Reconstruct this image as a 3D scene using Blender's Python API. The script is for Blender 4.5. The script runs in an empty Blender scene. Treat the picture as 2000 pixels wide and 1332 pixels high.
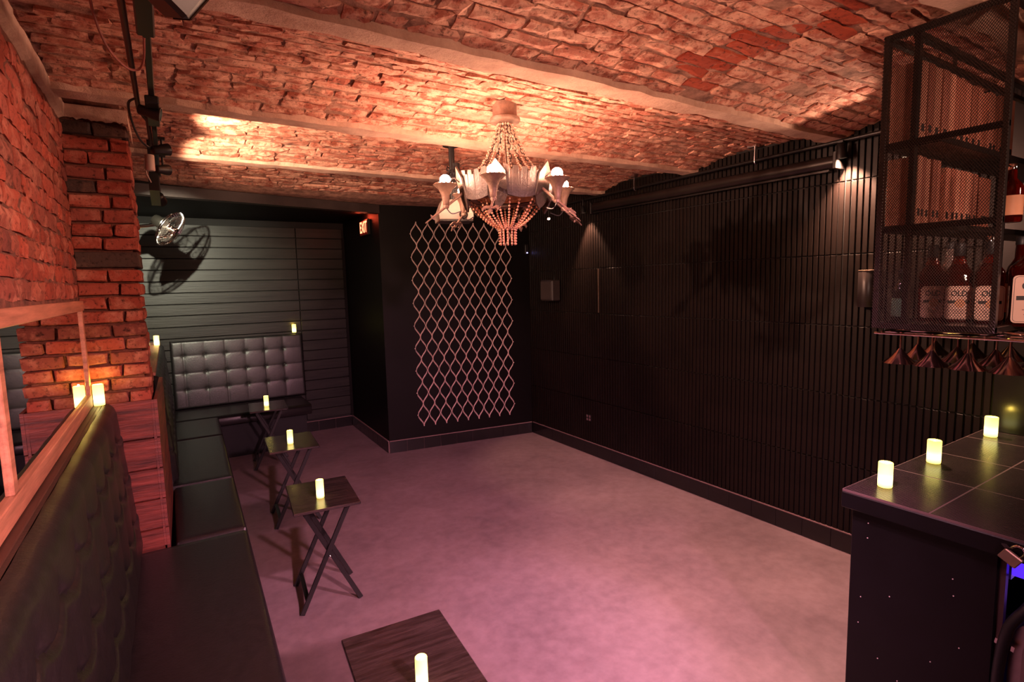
import bpy, bmesh, math, random
import numpy as np
from mathutils import Vector, Matrix
S = bpy.context.scene
C = S.collection
PI = math.pi
rnd = random.Random(7)

# ------------------------------------------------------------------ camera, world, exposure
YAW, PITCH, ROLL, FPX, CAMZ = 0.5608688, 0.1049316, 0.0243903, 1060.116, 1.82
def _cam_axes():
    cy, sy, cp, sp = math.cos(YAW), math.sin(YAW), math.cos(PITCH), math.sin(PITCH)
    f = Vector((sy*cp, cy*cp, -sp)); r = Vector((cy, -sy, 0)); d = f.cross(r)
    c, s = math.cos(ROLL), math.sin(ROLL)
    return c*r+s*d, -s*r+c*d, f
RGT, DWN, FWD = _cam_axes()
cd = bpy.data.cameras.new('camera'); cam = bpy.data.objects.new('camera', cd); C.objects.link(cam)
cd.sensor_width = 36; cd.lens = FPX/2000*36; cd.clip_start = .02
m = Matrix.Identity(4)
for i in range(3):
    m[i][0] = RGT[i]; m[i][1] = -DWN[i]; m[i][2] = -FWD[i]
m[0][3], m[1][3], m[2][3] = 0, 0, CAMZ
cam.matrix_world = m; S.camera = cam
w = bpy.data.worlds.new('world'); S.world = w; w.use_nodes = True
w.node_tree.nodes['Background'].inputs[0].default_value = (.01, .006, .006, 1)
w.node_tree.nodes['Background'].inputs[1].default_value = .3
S.view_settings.view_transform = 'Standard'; S.view_settings.look = 'None'
S.view_settings.gamma = 1; S.view_settings.use_curve_mapping = False
S.view_settings.exposure = 1.38
CAMP = Vector((0, 0, CAMZ))

def spot(loc, target, color, energy, angle=60, blend=.6, radius=.03):
    l = bpy.data.lights.new('spot_beam', 'SPOT'); o = bpy.data.objects.new('spot_beam', l); C.objects.link(o)
    l.color = color; l.energy = energy; l.spot_size = math.radians(angle); l.spot_blend = blend; l.shadow_soft_size = radius
    o.location = loc
    o.rotation_euler = (Vector(target)-Vector(loc)).to_track_quat('-Z', 'Y').to_euler()
    return o
def point(loc, color, energy, radius=.05):
    l = bpy.data.lights.new('lamp_light', 'POINT'); o = bpy.data.objects.new('lamp_light', l); C.objects.link(o)
    l.color = color; l.energy = energy; l.shadow_soft_size = radius; o.location = loc
    return o
# unseen spots outside the frame: pink floor lights, then fills added to brighten surfaces
PINK = (1, .45, .60)
spot((1.3, .85, 2.55), (2.0, 2.6, 0), PINK, 150, 100, 1, .06)
spot((2.1, -.3, 2.45), (1.68, 2.05, 0), (1, .52, .82), 190, 24, 1, .06)
spot((1.0, -1.2, 2.5), (1.5, 3.4, 0), (1, .44, .56), 400, 56, 1, .08)
spot((1.5, -.4, 2.45), (-.37, 1.55, 1.75), (1, .52, .37), 210, 54, 1, .08)  # unseen fill added for the left wall and mirror frame
spot((1.3, -.9, 2.1), (-.3, 1.5, .85), (1, .42, .72), 110, 50, 1, .08)  # added fill, gives the near backrest its pink sheen
spot((2.75, -.25, 2.35), (2.5, .9, 2.1), (1, .52, .38), 10, 60, .9, .08)  # added fill without a fixture, brightens the book spines
spot((1.2, -.35, 2.1), (2.5, .8, 1.76), (1, .58, .46), 34, 26, .8, .05)  # narrow fill added for the bottle labels, no fixture
spot((.9, -.7, 2.1), (1.9, 1.7, 2.72), (1, .54, .38), 75, 75, 1, .08)  # unseen uplight added to brighten the near ceiling bay

# ------------------------------------------------------------------ materials
MATS = {}
def nt(name):
    mt = bpy.data.materials.new(name); mt.use_nodes = True
    t = mt.node_tree; b = t.nodes['Principled BSDF']
    return mt, t, b
def ramp(t, fac, stops):
    r = t.nodes.new('ShaderNodeValToRGB'); e = r.color_ramp.elements
    while len(e) < len(stops): e.new(.5)
    for k, (p, c) in enumerate(stops):
        e[k].position = p; e[k].color = (*c, 1) if len(c) == 3 else c
    t.links.new(fac, r.inputs[0]); return r.outputs[0]
def coords(t, scale=(1, 1, 1), kind='Object'):
    tc = t.nodes.new('ShaderNodeTexCoord'); mp = t.nodes.new('ShaderNodeMapping')
    mp.inputs['Scale'].default_value = scale; t.links.new(tc.outputs[kind], mp.inputs[0]); return mp.outputs[0]
def world_pos(t, scale=(1, 1, 1)):
    g = t.nodes.new('ShaderNodeNewGeometry'); mp = t.nodes.new('ShaderNodeMapping')
    mp.inputs['Scale'].default_value = scale; t.links.new(g.outputs['Position'], mp.inputs[0]); return mp.outputs[0]
def noise(t, v, scale, detail=4, rough=.6):
    n = t.nodes.new('ShaderNodeTexNoise'); n.inputs['Scale'].default_value = scale
    n.inputs['Detail'].default_value = detail; n.inputs['Roughness'].default_value = rough
    t.links.new(v, n.inputs['Vector']); return n.outputs['Fac']
def mixc(t, fac, a, b, mode='MIX'):
    x = t.nodes.new('ShaderNodeMix'); x.data_type = 'RGBA'; x.blend_type = mode
    for s, k in ((fac, 0), (a, 6), (b, 7)):
        if hasattr(s, 'links') or hasattr(s, 'is_linked'): t.links.new(s, x.inputs[k])
        elif k == 0: x.inputs[0].default_value = s
        else: x.inputs[k].default_value = (*s, 1)
    return x.outputs[2]
def bump(t, b, h, strength=.5, dist=.01):
    n = t.nodes.new('ShaderNodeBump'); n.inputs['Strength'].default_value = strength; n.inputs['Distance'].default_value = dist
    t.links.new(h, n.inputs['Height']); t.links.new(n.outputs[0], b.inputs['Normal'])
def plain(name, col, rough=.5, metal=0, spec=.5, var=.15, scale=8, bmp=0, coat=0, stretch=(1, 1, 1)):
    if name in MATS: return MATS[name]
    mt, t, b = nt(name); v = coords(t, stretch); f = noise(t, v, scale)
    lo = tuple(c*(1-var) for c in col); hi = tuple(min(1, c*(1+var)) for c in col)
    t.links.new(ramp(t, f, ((.3, lo), (.7, hi))), b.inputs['Base Color'])
    b.inputs['Roughness'].default_value = rough; b.inputs['Metallic'].default_value = metal
    b.inputs['Specular IOR Level'].default_value = spec; b.inputs['Coat Weight'].default_value = coat
    if bmp: bump(t, b, noise(t, v, scale*3), bmp)
    MATS[name] = mt; return mt
def brick_mat(name, stops, smear, smear_lo, smear_hi, scale=9, bmp=.8):
    mt, t, b = nt(name); p = world_pos(t)
    oi = t.nodes.new('ShaderNodeObjectInfo'); g = t.nodes.new('ShaderNodeNewGeometry')
    a = t.nodes.new('ShaderNodeMath'); a.operation = 'ADD'
    t.links.new(oi.outputs['Random'], a.inputs[0]); t.links.new(g.outputs['Random Per Island'], a.inputs[1])
    fr = t.nodes.new('ShaderNodeMath'); fr.operation = 'FRACT'; t.links.new(a.outputs[0], fr.inputs[0])
    base = ramp(t, fr.outputs[0], stops)
    n1 = noise(t, p, scale, 6, .7)
    sm = ramp(t, n1, ((smear_lo, (0, 0, 0)), (smear_hi, (1, 1, 1))))
    n2 = noise(t, p, 45, 5, .7)
    col = mixc(t, sm, base, smear)
    dk = ramp(t, n2, ((.32, (.22, .18, .16)), (.47, (1, 1, 1))))
    t.links.new(mixc(t, 1.0, col, dk, 'MULTIPLY'), b.inputs['Base Color'])
    b.inputs['Roughness'].default_value = .85; b.inputs['Specular IOR Level'].default_value = .35
    bump(t, b, n2, bmp, .006); return mt
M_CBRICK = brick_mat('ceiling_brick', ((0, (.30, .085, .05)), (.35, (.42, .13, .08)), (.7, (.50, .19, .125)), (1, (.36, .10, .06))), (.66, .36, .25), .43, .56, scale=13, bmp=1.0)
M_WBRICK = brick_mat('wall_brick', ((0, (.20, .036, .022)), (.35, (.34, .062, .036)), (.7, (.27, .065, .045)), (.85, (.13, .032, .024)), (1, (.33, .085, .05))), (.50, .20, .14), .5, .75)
M_RED = brick_mat('raw_red_brick', ((0, (.30, .045, .02)), (1, (.40, .075, .035))), (.5, .17, .1), .58, .7)
M_SOOT = brick_mat('dark_brick', ((0, (.05, .03, .025)), (1, (.09, .05, .04))), (.2, .1, .07), .55, .8)
def mortar_mat(name, a, b_, sc=14):
    mt, t, b = nt(name); p = world_pos(t); n1 = noise(t, p, sc, 6, .7)
    t.links.new(ramp(t, n1, ((.3, a), (.65, b_))), b.inputs['Base Color']); b.inputs['Roughness'].default_value = .95
    bump(t, b, noise(t, p, 40, 6, .75), 1.0, .012); return mt
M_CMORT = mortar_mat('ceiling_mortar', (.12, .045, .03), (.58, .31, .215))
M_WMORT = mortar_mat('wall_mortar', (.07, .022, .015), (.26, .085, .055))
M_PLAST = mortar_mat('beam_plaster', (.42, .24, .17), (.66, .44, .33), 7)
def floor_mat():
    mt, t, b = nt('polished_concrete'); p = world_pos(t)
    n1 = noise(t, p, 1.6, 6, .65); n2 = noise(t, p, 14, 4, .6)
    c = ramp(t, n1, ((.32, (.155, .100, .112)), (.7, (.27, .178, .195))))
    c = mixc(t, .35, c, ramp(t, n2, ((.35, (.13, .1, .1)), (.65, (.25, .2, .2)))))
    t.links.new(c, b.inputs['Base Color'])
    t.links.new(ramp(t, n1, ((.3, (.38,)*3), (.7, (.55,)*3))), b.inputs['Roughness'])
    bump(t, b, noise(t, p, 60, 3), .06, .003); return mt
M_FLOOR = floor_mat()
M_SLAT = plain('black_slat_paint', (.0082, .0047, .0038), .45, spec=.17, var=.25, scale=3)
M_PLANK = plain('black_plank_stain', (.0115, .0105, .009), .42, spec=.28, var=.55, scale=5, bmp=.15, stretch=(.25, 1, 3))
M_BLACK = plain('black_wall_paint', (.0032, .0021, .0021), .5, spec=.13, var=.2, scale=2)
M_TILE = plain('black_baseboard_tile', (.010, .008, .009), .16, var=.2)
M_GROUT = plain('pink_grout_edge', (.20, .12, .12), .7)
M_DARK = plain('dark_void', (.006, .005, .005), .8)
M_LEATH = plain('black_leather', (.0125, .0105, .0112), .38, spec=.45, var=.25, scale=30, bmp=.12)
M_BMET = plain('black_metal', (.012, .010, .010), .38, metal=.3)
M_CAGE = plain('black_cage_steel', (.035, .027, .025), .33, metal=.6)
M_WIRE = plain('worn_black_mesh', (.075, .055, .048), .28, metal=.8)
M_CHROME = plain('chrome', (.75, .68, .64), .12, metal=1, var=.03)
M_STEEL = plain('brushed_steel', (.45, .40, .40), .3, metal=1, var=.08, scale=30)
M_COPPER = plain('martini_steel', (.62, .43, .39), .14, metal=1, var=.04)
M_BRONZE = plain('aged_bronze', (.22, .135, .095), .5, metal=.3, var=.3, scale=25, bmp=.3)
M_PANEL = plain('dark_bronze_panel', (.05, .029, .021), .5, metal=.1, var=.35, scale=30, bmp=.4)
M_BEAD = plain('amber_crystal', (.58, .36, .26), .15, var=.1, coat=.6)
M_BEADLOW = plain('copper_bead', (.55, .27, .16), .3, metal=.2, var=.15)
M_GRILLE = plain('pink_steel_scroll', (.85, .62, .58), .4, metal=.25, var=.1)
M_REDWOOD = plain('red_stained_plank', (.15, .030, .021), .5, var=.75, scale=6, bmp=.3, stretch=(.6, .6, 6))
M_FRAME = plain('oak_mirror_frame', (.42, .17, .11), .45, var=.35, scale=6, bmp=.15, stretch=(8, .6, 8))
M_TABLE = plain('espresso_table_wood', (.026, .017, .016), .2, var=.6, scale=7, bmp=.12, stretch=(1, 8, 8))
M_MIRROR = plain('mirror_glass', (.86, .84, .83), .01, metal=1, var=.0)
M_BARPAN = plain('black_bar_panel', (.003, .0025, .0035), .45, spec=.3, var=.3)
M_LABEL = plain('cream_label', (.62, .40, .32), .6, var=.06)
M_INK = plain('black_ink', (.012, .008, .008), .6)
M_GREEN = plain('green_label', (.10, .22, .16), .6)
M_EMBLEM = plain('tan_emblem', (.55, .25, .13), .6)
M_WHITE = plain('white_plastic', (.42, .33, .28), .5, var=.05)
M_RUBBER = plain('black_rubber', (.01, .01, .012), .5)
M_BRASS = plain('dull_brass', (.50, .36, .27), .35, metal=.8, var=.2)
M_BOOK = [plain('book_spine_%s' % n, c, .65, var=.2, scale=30) for n, c in (('rose', (.50, .19, .125)), ('tan', (.56, .25, .165)), ('brick', (.36, .12, .075)))]
M_BBEAM = plain('dark_beam_paint', (.035, .022, .02), .45, var=.3)
def emis(name, col, strength, grad=None):
    mt, t, b = nt(name)
    b.inputs['Base Color'].default_value = (*col, 1); b.inputs['Emission Color'].default_value = (*col, 1)
    b.inputs['Emission Strength'].default_value = strength; b.inputs['Roughness'].default_value = .5
    if grad:
        tc = t.nodes.new('ShaderNodeTexCoord'); sx = t.nodes.new('ShaderNodeSeparateXYZ')
        t.links.new(tc.outputs['Object'], sx.inputs[0])
        mr = t.nodes.new('ShaderNodeMapRange'); mr.inputs['From Max'].default_value = .105
        t.links.new(sx.outputs['Z'], mr.inputs[0])
        t.links.new(ramp(t, mr.outputs[0], grad), b.inputs['Emission Color'])
    return mt
M_BULB = emis('lit_bulb', (1, .52, .345), 165)
M_CANDLE = emis('glowing_wax', (.9, .8, .3), 1.5, ((0, (.62, .46, .07)), (.28, (1, .90, .34)), (.55, (.85, .72, .15)), (1, (.60, .47, .07))))
M_LENS = emis('lit_lens', (1, .7, .45), 9)
M_STAR = emis('lit_star_lamp', (1, .6, .4), 40)
M_EXIT = emis('exit_letters', (1, .22, .10), 1.6)
M_EXITBG = emis('exit_face', (.10, .004, .002), .12)
M_LED = emis('blue_led', (.35, .3, 1), 14)
M_PURPLE = emis('violet_strip', (.075, .02, 1), .55)
def glass_mat(name, col, rough=.03, trans=1.0):
    mt, t, b = nt(name); b.inputs['Base Color'].default_value = (*col, 1); b.inputs['Roughness'].default_value = rough
    b.inputs['Transmission Weight'].default_value = trans; b.inputs['IOR'].default_value = 1.35; return mt
M_AMBER = glass_mat('amber_whiskey', (.20, .011, .004), .04, .9)
M_CLEAR = glass_mat('clear_bottle_glass', (.55, .42, .38), .04, .75)
M_DKBOT = glass_mat('dark_bottle_glass', (.03, .035, .025), .08, .3)

# ------------------------------------------------------------------ mesh helpers
W = {}
def smooth(pts, n=6):
    P = [Vector(p) for p in pts]; P = [P[0]*2-P[1]]+P+[P[-1]*2-P[-2]]; out = []
    for i in range(1, len(P)-2):
        a, b, c, d = P[i-1:i+3]
        for k in range(n):
            t = k/n; out.append(.5*((2*b)+(c-a)*t+(2*a-5*b+4*c-d)*t*t+(3*b-a-3*c+d)*t**3))
    return out+[P[-2]]
class MB:
    def __init__(s): s.v = []; s.f = []; s.sm = []
    def add(s, vs, fs, smooth=False):
        n = len(s.v); s.v += [tuple(q) for q in vs]
        for f in fs: s.f.append(tuple(i+n for i in f)); s.sm.append(smooth)
        return s
    def hexa(s, p):
        return s.add(p, ((0, 3, 2, 1), (4, 5, 6, 7), (0, 1, 5, 4), (1, 2, 6, 5), (2, 3, 7, 6), (3, 0, 4, 7)))
    def box(s, lo, hi, c=0, mat=None):
        (x0, y0, z0), (x1, y1, z1) = lo, hi
        if not c:
            p = [(x0, y0, z0), (x1, y0, z0), (x1, y1, z0), (x0, y1, z0), (x0, y0, z1), (x1, y0, z1), (x1, y1, z1), (x0, y1, z1)]
            if mat is not None: p = [mat @ Vector(q) for q in p]
            return s.hexa(p)
        vs = []; ix = {}
        for a in (0, 1):
            for b in (0, 1):
                for d in (0, 1):
                    for k in range(3):
                        q = [(x0, x1)[a], (y0, y1)[b], (z0, z1)[d]]
                        for j in range(3):
                            if j != k: q[j] += c if (a, b, d)[j] == 0 else -c
                        ix[(a, b, d, k)] = len(vs); vs.append(Vector(q))
        fs = []
        for k in range(3):
            o = [j for j in range(3) if j != k]
            for sgn in (0, 1):
                loop = []
                for u, v in ((0, 0), (1, 0), (1, 1), (0, 1)):
                    key = [0, 0, 0]; key[k] = sgn; key[o[0]] = u; key[o[1]] = v
                    loop.append(ix[(*key, k)])
                fs.append(loop)
        for k in range(3):
            o = [j for j in range(3) if j != k]
            for u in (0, 1):
                for v in (0, 1):
                    key0 = [0]*3; key0[o[0]] = u; key0[o[1]] = v; key1 = list(key0); key1[k] = 1
                    fs.append((ix[(*key0, o[0])], ix[(*key1, o[0])], ix[(*key1, o[1])], ix[(*key0, o[1])]))
        for a in (0, 1):
            for b in (0, 1):
                for d in (0, 1): fs.append([ix[(a, b, d, k)] for k in range(3)])
        cen = Vector(((x0+x1)/2, (y0+y1)/2, (z0+z1)/2)); out = []
        for f in fs:
            pts = [vs[i] for i in f]; n = (pts[1]-pts[0]).cross(pts[2]-pts[0]); mid = sum(pts, Vector())/len(pts)
            out.append(tuple(f) if n.dot(mid-cen) > 0 else tuple(reversed(f)))
        if mat is not None: vs = [mat @ q for q in vs]
        return s.add(vs, out)
    def bar(s, a, b, w, h, up=(0, 0, 1), c=0):
        a, b = Vector(a), Vector(b); d = b-a; L = d.length; d.normalize(); up = Vector(up)
        x = d.cross(up)
        if x.length < 1e-4: x = d.cross(Vector((1, 0, 0)))
        x.normalize(); z = x.cross(d)
        mt = Matrix(((x.x, d.x, z.x, a.x), (x.y, d.y, z.y, a.y), (x.z, d.z, z.z, a.z), (0, 0, 0, 1)))
        return s.box((-w/2, 0, -h/2), (w/2, L, h/2), c, mt)
    def lathe(s, prof, seg=16, mat=None, close=True):
        n = len(prof); vs = []; fs = []
        for r, z in prof:
            for k in range(seg):
                a = 2*PI*k/seg; vs.append(Vector((r*math.cos(a), r*math.sin(a), z)))
        for i in range(n-1):
            for k in range(seg):
                k2 = (k+1) % seg; fs.append((i*seg+k, i*seg+k2, (i+1)*seg+k2, (i+1)*seg+k))
        if close:
            if prof[0][0] > 1e-6: fs.append(tuple(reversed(range(seg))))
            if prof[-1][0] > 1e-6: fs.append(tuple(range((n-1)*seg, n*seg)))
        if mat is not None: vs = [mat @ q for q in vs]
        return s.add(vs, fs, True)
    def tube(s, pts, r, seg=8, closed=False):
        pts = [Vector(p) for p in pts]; n = len(pts); vs = []; fs = []
        rr = r if hasattr(r, '__len__') else [r]*n; u = None
        for i, p in enumerate(pts):
            if closed: t = pts[(i+1) % n]-pts[i-1]
            else: t = pts[min(i+1, n-1)]-pts[max(i-1, 0)]
            t.normalize()
            if u is None: u = t.orthogonal()
            u = u-t*u.dot(t)
            if u.length < 1e-6: u = t.orthogonal()
            u.normalize(); v = t.cross(u)
            for k in range(seg):
                a = 2*PI*k/seg; vs.append(p+(u*math.cos(a)+v*math.sin(a))*rr[i])
        for i in range(n if closed else n-1):
            j = (i+1) % n
            for k in range(seg):
                k2 = (k+1) % seg; fs.append((i*seg+k, i*seg+k2, j*seg+k2, j*seg+k))
        if not closed: fs.append(tuple(reversed(range(seg)))); fs.append(tuple(range((n-1)*seg, n*seg)))
        return s.add(vs, fs, True)
    def ball(s, c, r, seg=10, rings=6, sc=(1, 1, 1)):
        mt = Matrix.Translation(c) @ Matrix.Diagonal((*sc, 1))
        return s.lathe([(max(1e-5, r*math.sin(PI*i/rings)), -r*math.cos(PI*i/rings)) for i in range(rings+1)], seg, mt, False)
    def prism(s, poly, t, mat=None):
        n = len(poly); vs = [Vector((x, y, -t/2)) for x, y in poly]+[Vector((x, y, t/2)) for x, y in poly]
        fs = [tuple(reversed(range(n))), tuple(range(n, 2*n))]+[(i, (i+1) % n, n+(i+1) % n, n+i) for i in range(n)]
        if mat is not None: vs = [mat @ q for q in vs]
        return s.add(vs, fs)
    def grid(s, fn, nu, nv, smooth=True):
        vs = [fn(i/nu, j/nv) for j in range(nv+1) for i in range(nu+1)]
        fs = [(j*(nu+1)+i, j*(nu+1)+i+1, (j+1)*(nu+1)+i+1, (j+1)*(nu+1)+i) for j in range(nv) for i in range(nu)]
        return s.add(vs, fs, smooth)
    def mesh(s, name, mat, origin=(0, 0, 0), fix=True, sharp=50):
        me = bpy.data.meshes.new(name); o = Vector(origin)
        me.from_pydata([tuple(Vector(q)-o) for q in s.v], [], s.f)
        me.polygons.foreach_set('use_smooth', s.sm)
        if fix:
            bm = bmesh.new(); bm.from_mesh(me); bmesh.ops.recalc_face_normals(bm, faces=bm.faces); bm.to_mesh(me); bm.free()
        if any(s.sm): me.set_sharp_from_angle(angle=math.radians(sharp))
        me.materials.append(mat); return me
    def build(s, name, mat, parent=None, fix=True, sharp=50, origin=None):
        if parent is not None: origin = W[parent.name]
        elif origin is None: origin = Vector((0, 0, 0))
        o = bpy.data.objects.new(name, s.mesh(name, mat, origin, fix, sharp)); C.objects.link(o)
        if parent is not None: o.parent = parent
        else: o.location = origin
        W[o.name] = Vector(origin); return o
def tag(o, label=None, cat=None, group=None, kind=None):
    for k, v in (('label', label), ('category', cat), ('group', group), ('kind', kind)):
        if v: o[k] = v
    return o
def thing(name, label, cat, loc, group=None, rotz=0):
    o = bpy.data.objects.new(name, None); C.objects.link(o); o.location = loc; o.rotation_euler = (0, 0, rotz)
    o.empty_display_size = .05; W[o.name] = Vector(loc); return tag(o, label, cat, group)
def put(name, me, parent, loc, rot=(0, 0, 0), scale=(1, 1, 1)):
    o = bpy.data.objects.new(name, me); C.objects.link(o); o.parent = parent
    o.location = Vector(loc)-(W[parent.name] if parent is not None else Vector()); o.rotation_euler = rot; o.scale = scale
    W[o.name] = Vector(loc); return o
def copy_tree(o, parent=None, loc=None, rotz=None, label=None):
    c = o.copy(); C.objects.link(c); W[c.name] = W[o.name].copy()
    if parent is not None: c.parent = parent
    if loc is not None: c.location = loc; W[c.name] = Vector(loc)
    if rotz is not None: c.rotation_euler = (0, 0, rotz)
    if label: c['label'] = label
    for ch in list(o.children): copy_tree(ch, c)
    return c
def struct(o): o['kind'] = 'structure'; return o
def frame(loc, x, y):
    x = Vector(x).normalized(); y = Vector(y); y = (y-x*y.dot(x)).normalized(); z = x.cross(y)
    return Matrix(((x.x, y.x, z.x, loc[0]), (x.y, y.y, z.y, loc[1]), (x.z, y.z, z.z, loc[2]), (0, 0, 0, 1)))
def zframe(loc, z):
    z = Vector(z).normalized(); return frame(loc, z.orthogonal(), z.cross(z.orthogonal()))
def lettering(body, size, mat, parent, loc, x, y, extr=.0006, offs=0, sx=1):
    cu = bpy.data.curves.new('lettering', 'FONT'); cu.body = body; cu.size = size; cu.extrude = extr
    cu.align_x = 'CENTER'; cu.align_y = 'CENTER'; cu.resolution_u = 3; cu.materials.append(mat)
    cu.offset = offs
    tmp = bpy.data.objects.new('lettering_source', cu); me = bpy.data.meshes.new_from_object(tmp)
    bpy.data.objects.remove(tmp); bpy.data.curves.remove(cu); me.name = 'lettering'
    o = bpy.data.objects.new('lettering', me); C.objects.link(o); o.parent = parent
    mt = frame(loc, x, y); mt.translation = Vector(loc)-W[parent.name]; o.matrix_local = mt @ Matrix.Diagonal((sx, 1, 1, 1)); return o

# ------------------------------------------------------------------ rough bricks
def brick_arrays(seed, L, Wd, T, jit=.004, nu=4, nv=2):
    """A rough brick: visible face up (+z), length on x, width on y, thickness below; joints jittered."""
    r = random.Random(seed); vs = []; fs = []
    for j in range(nv+1):
        for i in range(nu+1):
            ex = i in (0, nu); ey = j in (0, nv)
            vs.append(((i/nu-.5)*L+r.uniform(-jit, jit)*1.4, (j/nv-.5)*Wd+r.uniform(-jit, jit),
                       r.uniform(-jit, jit)*.9-(jit*1.1 if (ex or ey) else 0)))
    for j in range(nv):
        for i in range(nu): a = j*(nu+1)+i; fs.append((a, a+1, a+nu+2, a+nu+1))
    ring = [i for i in range(nu+1)]+[j*(nu+1)+nu for j in range(1, nv+1)]+[nv*(nu+1)+i for i in range(nu-1, -1, -1)]+[j*(nu+1) for j in range(nv-1, 0, -1)]
    n0 = len(vs)
    for k in ring: vs.append((vs[k][0]*.97, vs[k][1]*.97, -T))
    n = len(ring)
    for k in range(n): fs.append((ring[(k+1) % n], ring[k], n0+k, n0+(k+1) % n))
    return vs, fs
VAR = 10
BV = [brick_arrays(s, 1, 1, 1, 0) for s in range(2)]
def brick_variants(name, L, Wd, T, mat, jit):
    out = []
    for s in range(VAR):
        mb = MB(); mb.add(*brick_arrays(100+s, L, Wd, T, jit)); out.append(mb.mesh(name, mat, fix=False))
    return out
def in_view(p, pad=1.06):
    d = Vector(p)-CAMP; z = d.dot(FWD)
    return z > .2 and abs(d.dot(RGT)/z) < 1000/FPX*pad and abs(d.dot(DWN)/z) < 666/FPX*pad
def lay(parent, spec, meshes, limit, stuff_name, mat):
    """spec: (centre, rotation matrix 3x3, scale xyz). The limit that show largest become parts, the rest one joined part."""
    key = []
    for k, (c, R3, sc, *_) in enumerate(spec):
        d = Vector(c)-CAMP; n = R3 @ Vector((0, 0, 1))
        a = abs(n.dot(d))/d.length**3*sc[0]*sc[1]
        key.append((a if in_view(c) else a*1e-3, k))
    key.sort(reverse=True); parts = set(k for _, k in key[:limit]); rest = MB()
    for k, (c, R3, sc, *ov) in enumerate(spec):
        if k in parts:
            o = bpy.data.objects.new('brick' if stuff_name.startswith('brick') else stuff_name.split('_')[0], meshes[k % len(meshes)])
            C.objects.link(o); o.parent = parent; o.location = Vector(c)-W[parent.name]
            o.rotation_euler = R3.to_euler(); o.scale = sc
            if ov and ov[0]: o.material_slots[0].link = 'OBJECT'; o.material_slots[0].material = ov[0]
        else:
            me = meshes[k % len(meshes)]; D = R3 @ Matrix.Diagonal(sc); cv = Vector(c)
            rest.add([cv+D @ v.co for v in me.vertices], [tuple(p.vertices) for p in me.polygons])
    if rest.v: tag(rest.build(stuff_name, mat, parent, fix=False), kind='stuff')

# ------------------------------------------------------------------ room shell
XL, XR, YB, YF = -.366, 3.67, 7.15, -2.0
PY = 3.312
mb = MB(); mb.box((XL-.2, YF-.2, -.1), (XR+.2, YB+.2, 0)); floor = struct(mb.build('floor', M_FLOOR))
BEAMS = [-1.5, -.37, .77, 1.89, 3.02, 4.12]
EDGE = [-2.6]+BEAMS+[5.3]
def zvault(y):
    for a, b in zip(EDGE[:-1], EDGE[1:]):
        if a <= y <= b:
            t = (y-(a+b)/2)/((b-a)/2); return 2.675+.085*(1-t*t)
    return 2.675
mb = MB(); NY = 180
mb.grid(lambda u, v: (XL-.15+u*(XR-XL+.3), YF-.1+v*(5.75-YF+.1), zvault(YF-.1+v*(5.75-YF+.1))+.004), 2, NY, True)
mb.box((XL-.2, YF-.2, 2.80), (XR+.2, 5.8, 2.9))
ceiling = struct(mb.build('ceiling', M_CMORT, fix=False))
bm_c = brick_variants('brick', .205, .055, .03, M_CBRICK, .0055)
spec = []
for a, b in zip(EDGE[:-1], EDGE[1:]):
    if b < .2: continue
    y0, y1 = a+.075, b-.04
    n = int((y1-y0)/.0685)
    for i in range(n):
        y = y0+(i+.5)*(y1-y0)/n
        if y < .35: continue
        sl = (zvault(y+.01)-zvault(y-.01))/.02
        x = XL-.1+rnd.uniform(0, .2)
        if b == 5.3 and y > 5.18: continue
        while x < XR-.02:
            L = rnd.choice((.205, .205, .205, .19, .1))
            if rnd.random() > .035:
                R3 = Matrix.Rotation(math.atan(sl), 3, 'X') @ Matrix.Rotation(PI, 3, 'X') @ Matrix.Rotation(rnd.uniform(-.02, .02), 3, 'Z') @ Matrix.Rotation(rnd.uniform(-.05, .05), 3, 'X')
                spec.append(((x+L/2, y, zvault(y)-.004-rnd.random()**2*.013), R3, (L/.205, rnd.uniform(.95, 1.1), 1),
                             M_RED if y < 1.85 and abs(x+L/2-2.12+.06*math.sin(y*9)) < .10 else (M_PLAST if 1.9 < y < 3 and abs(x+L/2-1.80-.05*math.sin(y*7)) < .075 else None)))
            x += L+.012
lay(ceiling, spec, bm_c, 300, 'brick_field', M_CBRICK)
# plastered undersides of the beams between the brick arches
for k, y in enumerate(BEAMS[2:]):
    r = random.Random(50+k); n = 40; mb = MB()
    lo = [r.uniform(-.012, .012) for _ in range(n+1)]; hi = [r.uniform(-.02, .02) for _ in range(n+1)]
    prof = [(-.055, .03), (-.05, -.012), (.05, -.014), (.075, .03)]
    vs = []
    for i in range(n+1):
        x = XL-.05+(XR-XL+.1)*i/n
        for q, (dy, dz) in enumerate(prof):
            vs.append((x, y+dy+(lo[i] if q < 2 else hi[i]), 2.675+dz+r.uniform(-.003, .003)))
    fs = [(i*4+q, i*4+q+1, i*4+q+5, i*4+q+4) for i in range(n) for q in range(3)]
    mb.add(vs, fs, False); struct(mb.build('beam_%d' % (k+1), M_PLAST))
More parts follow.
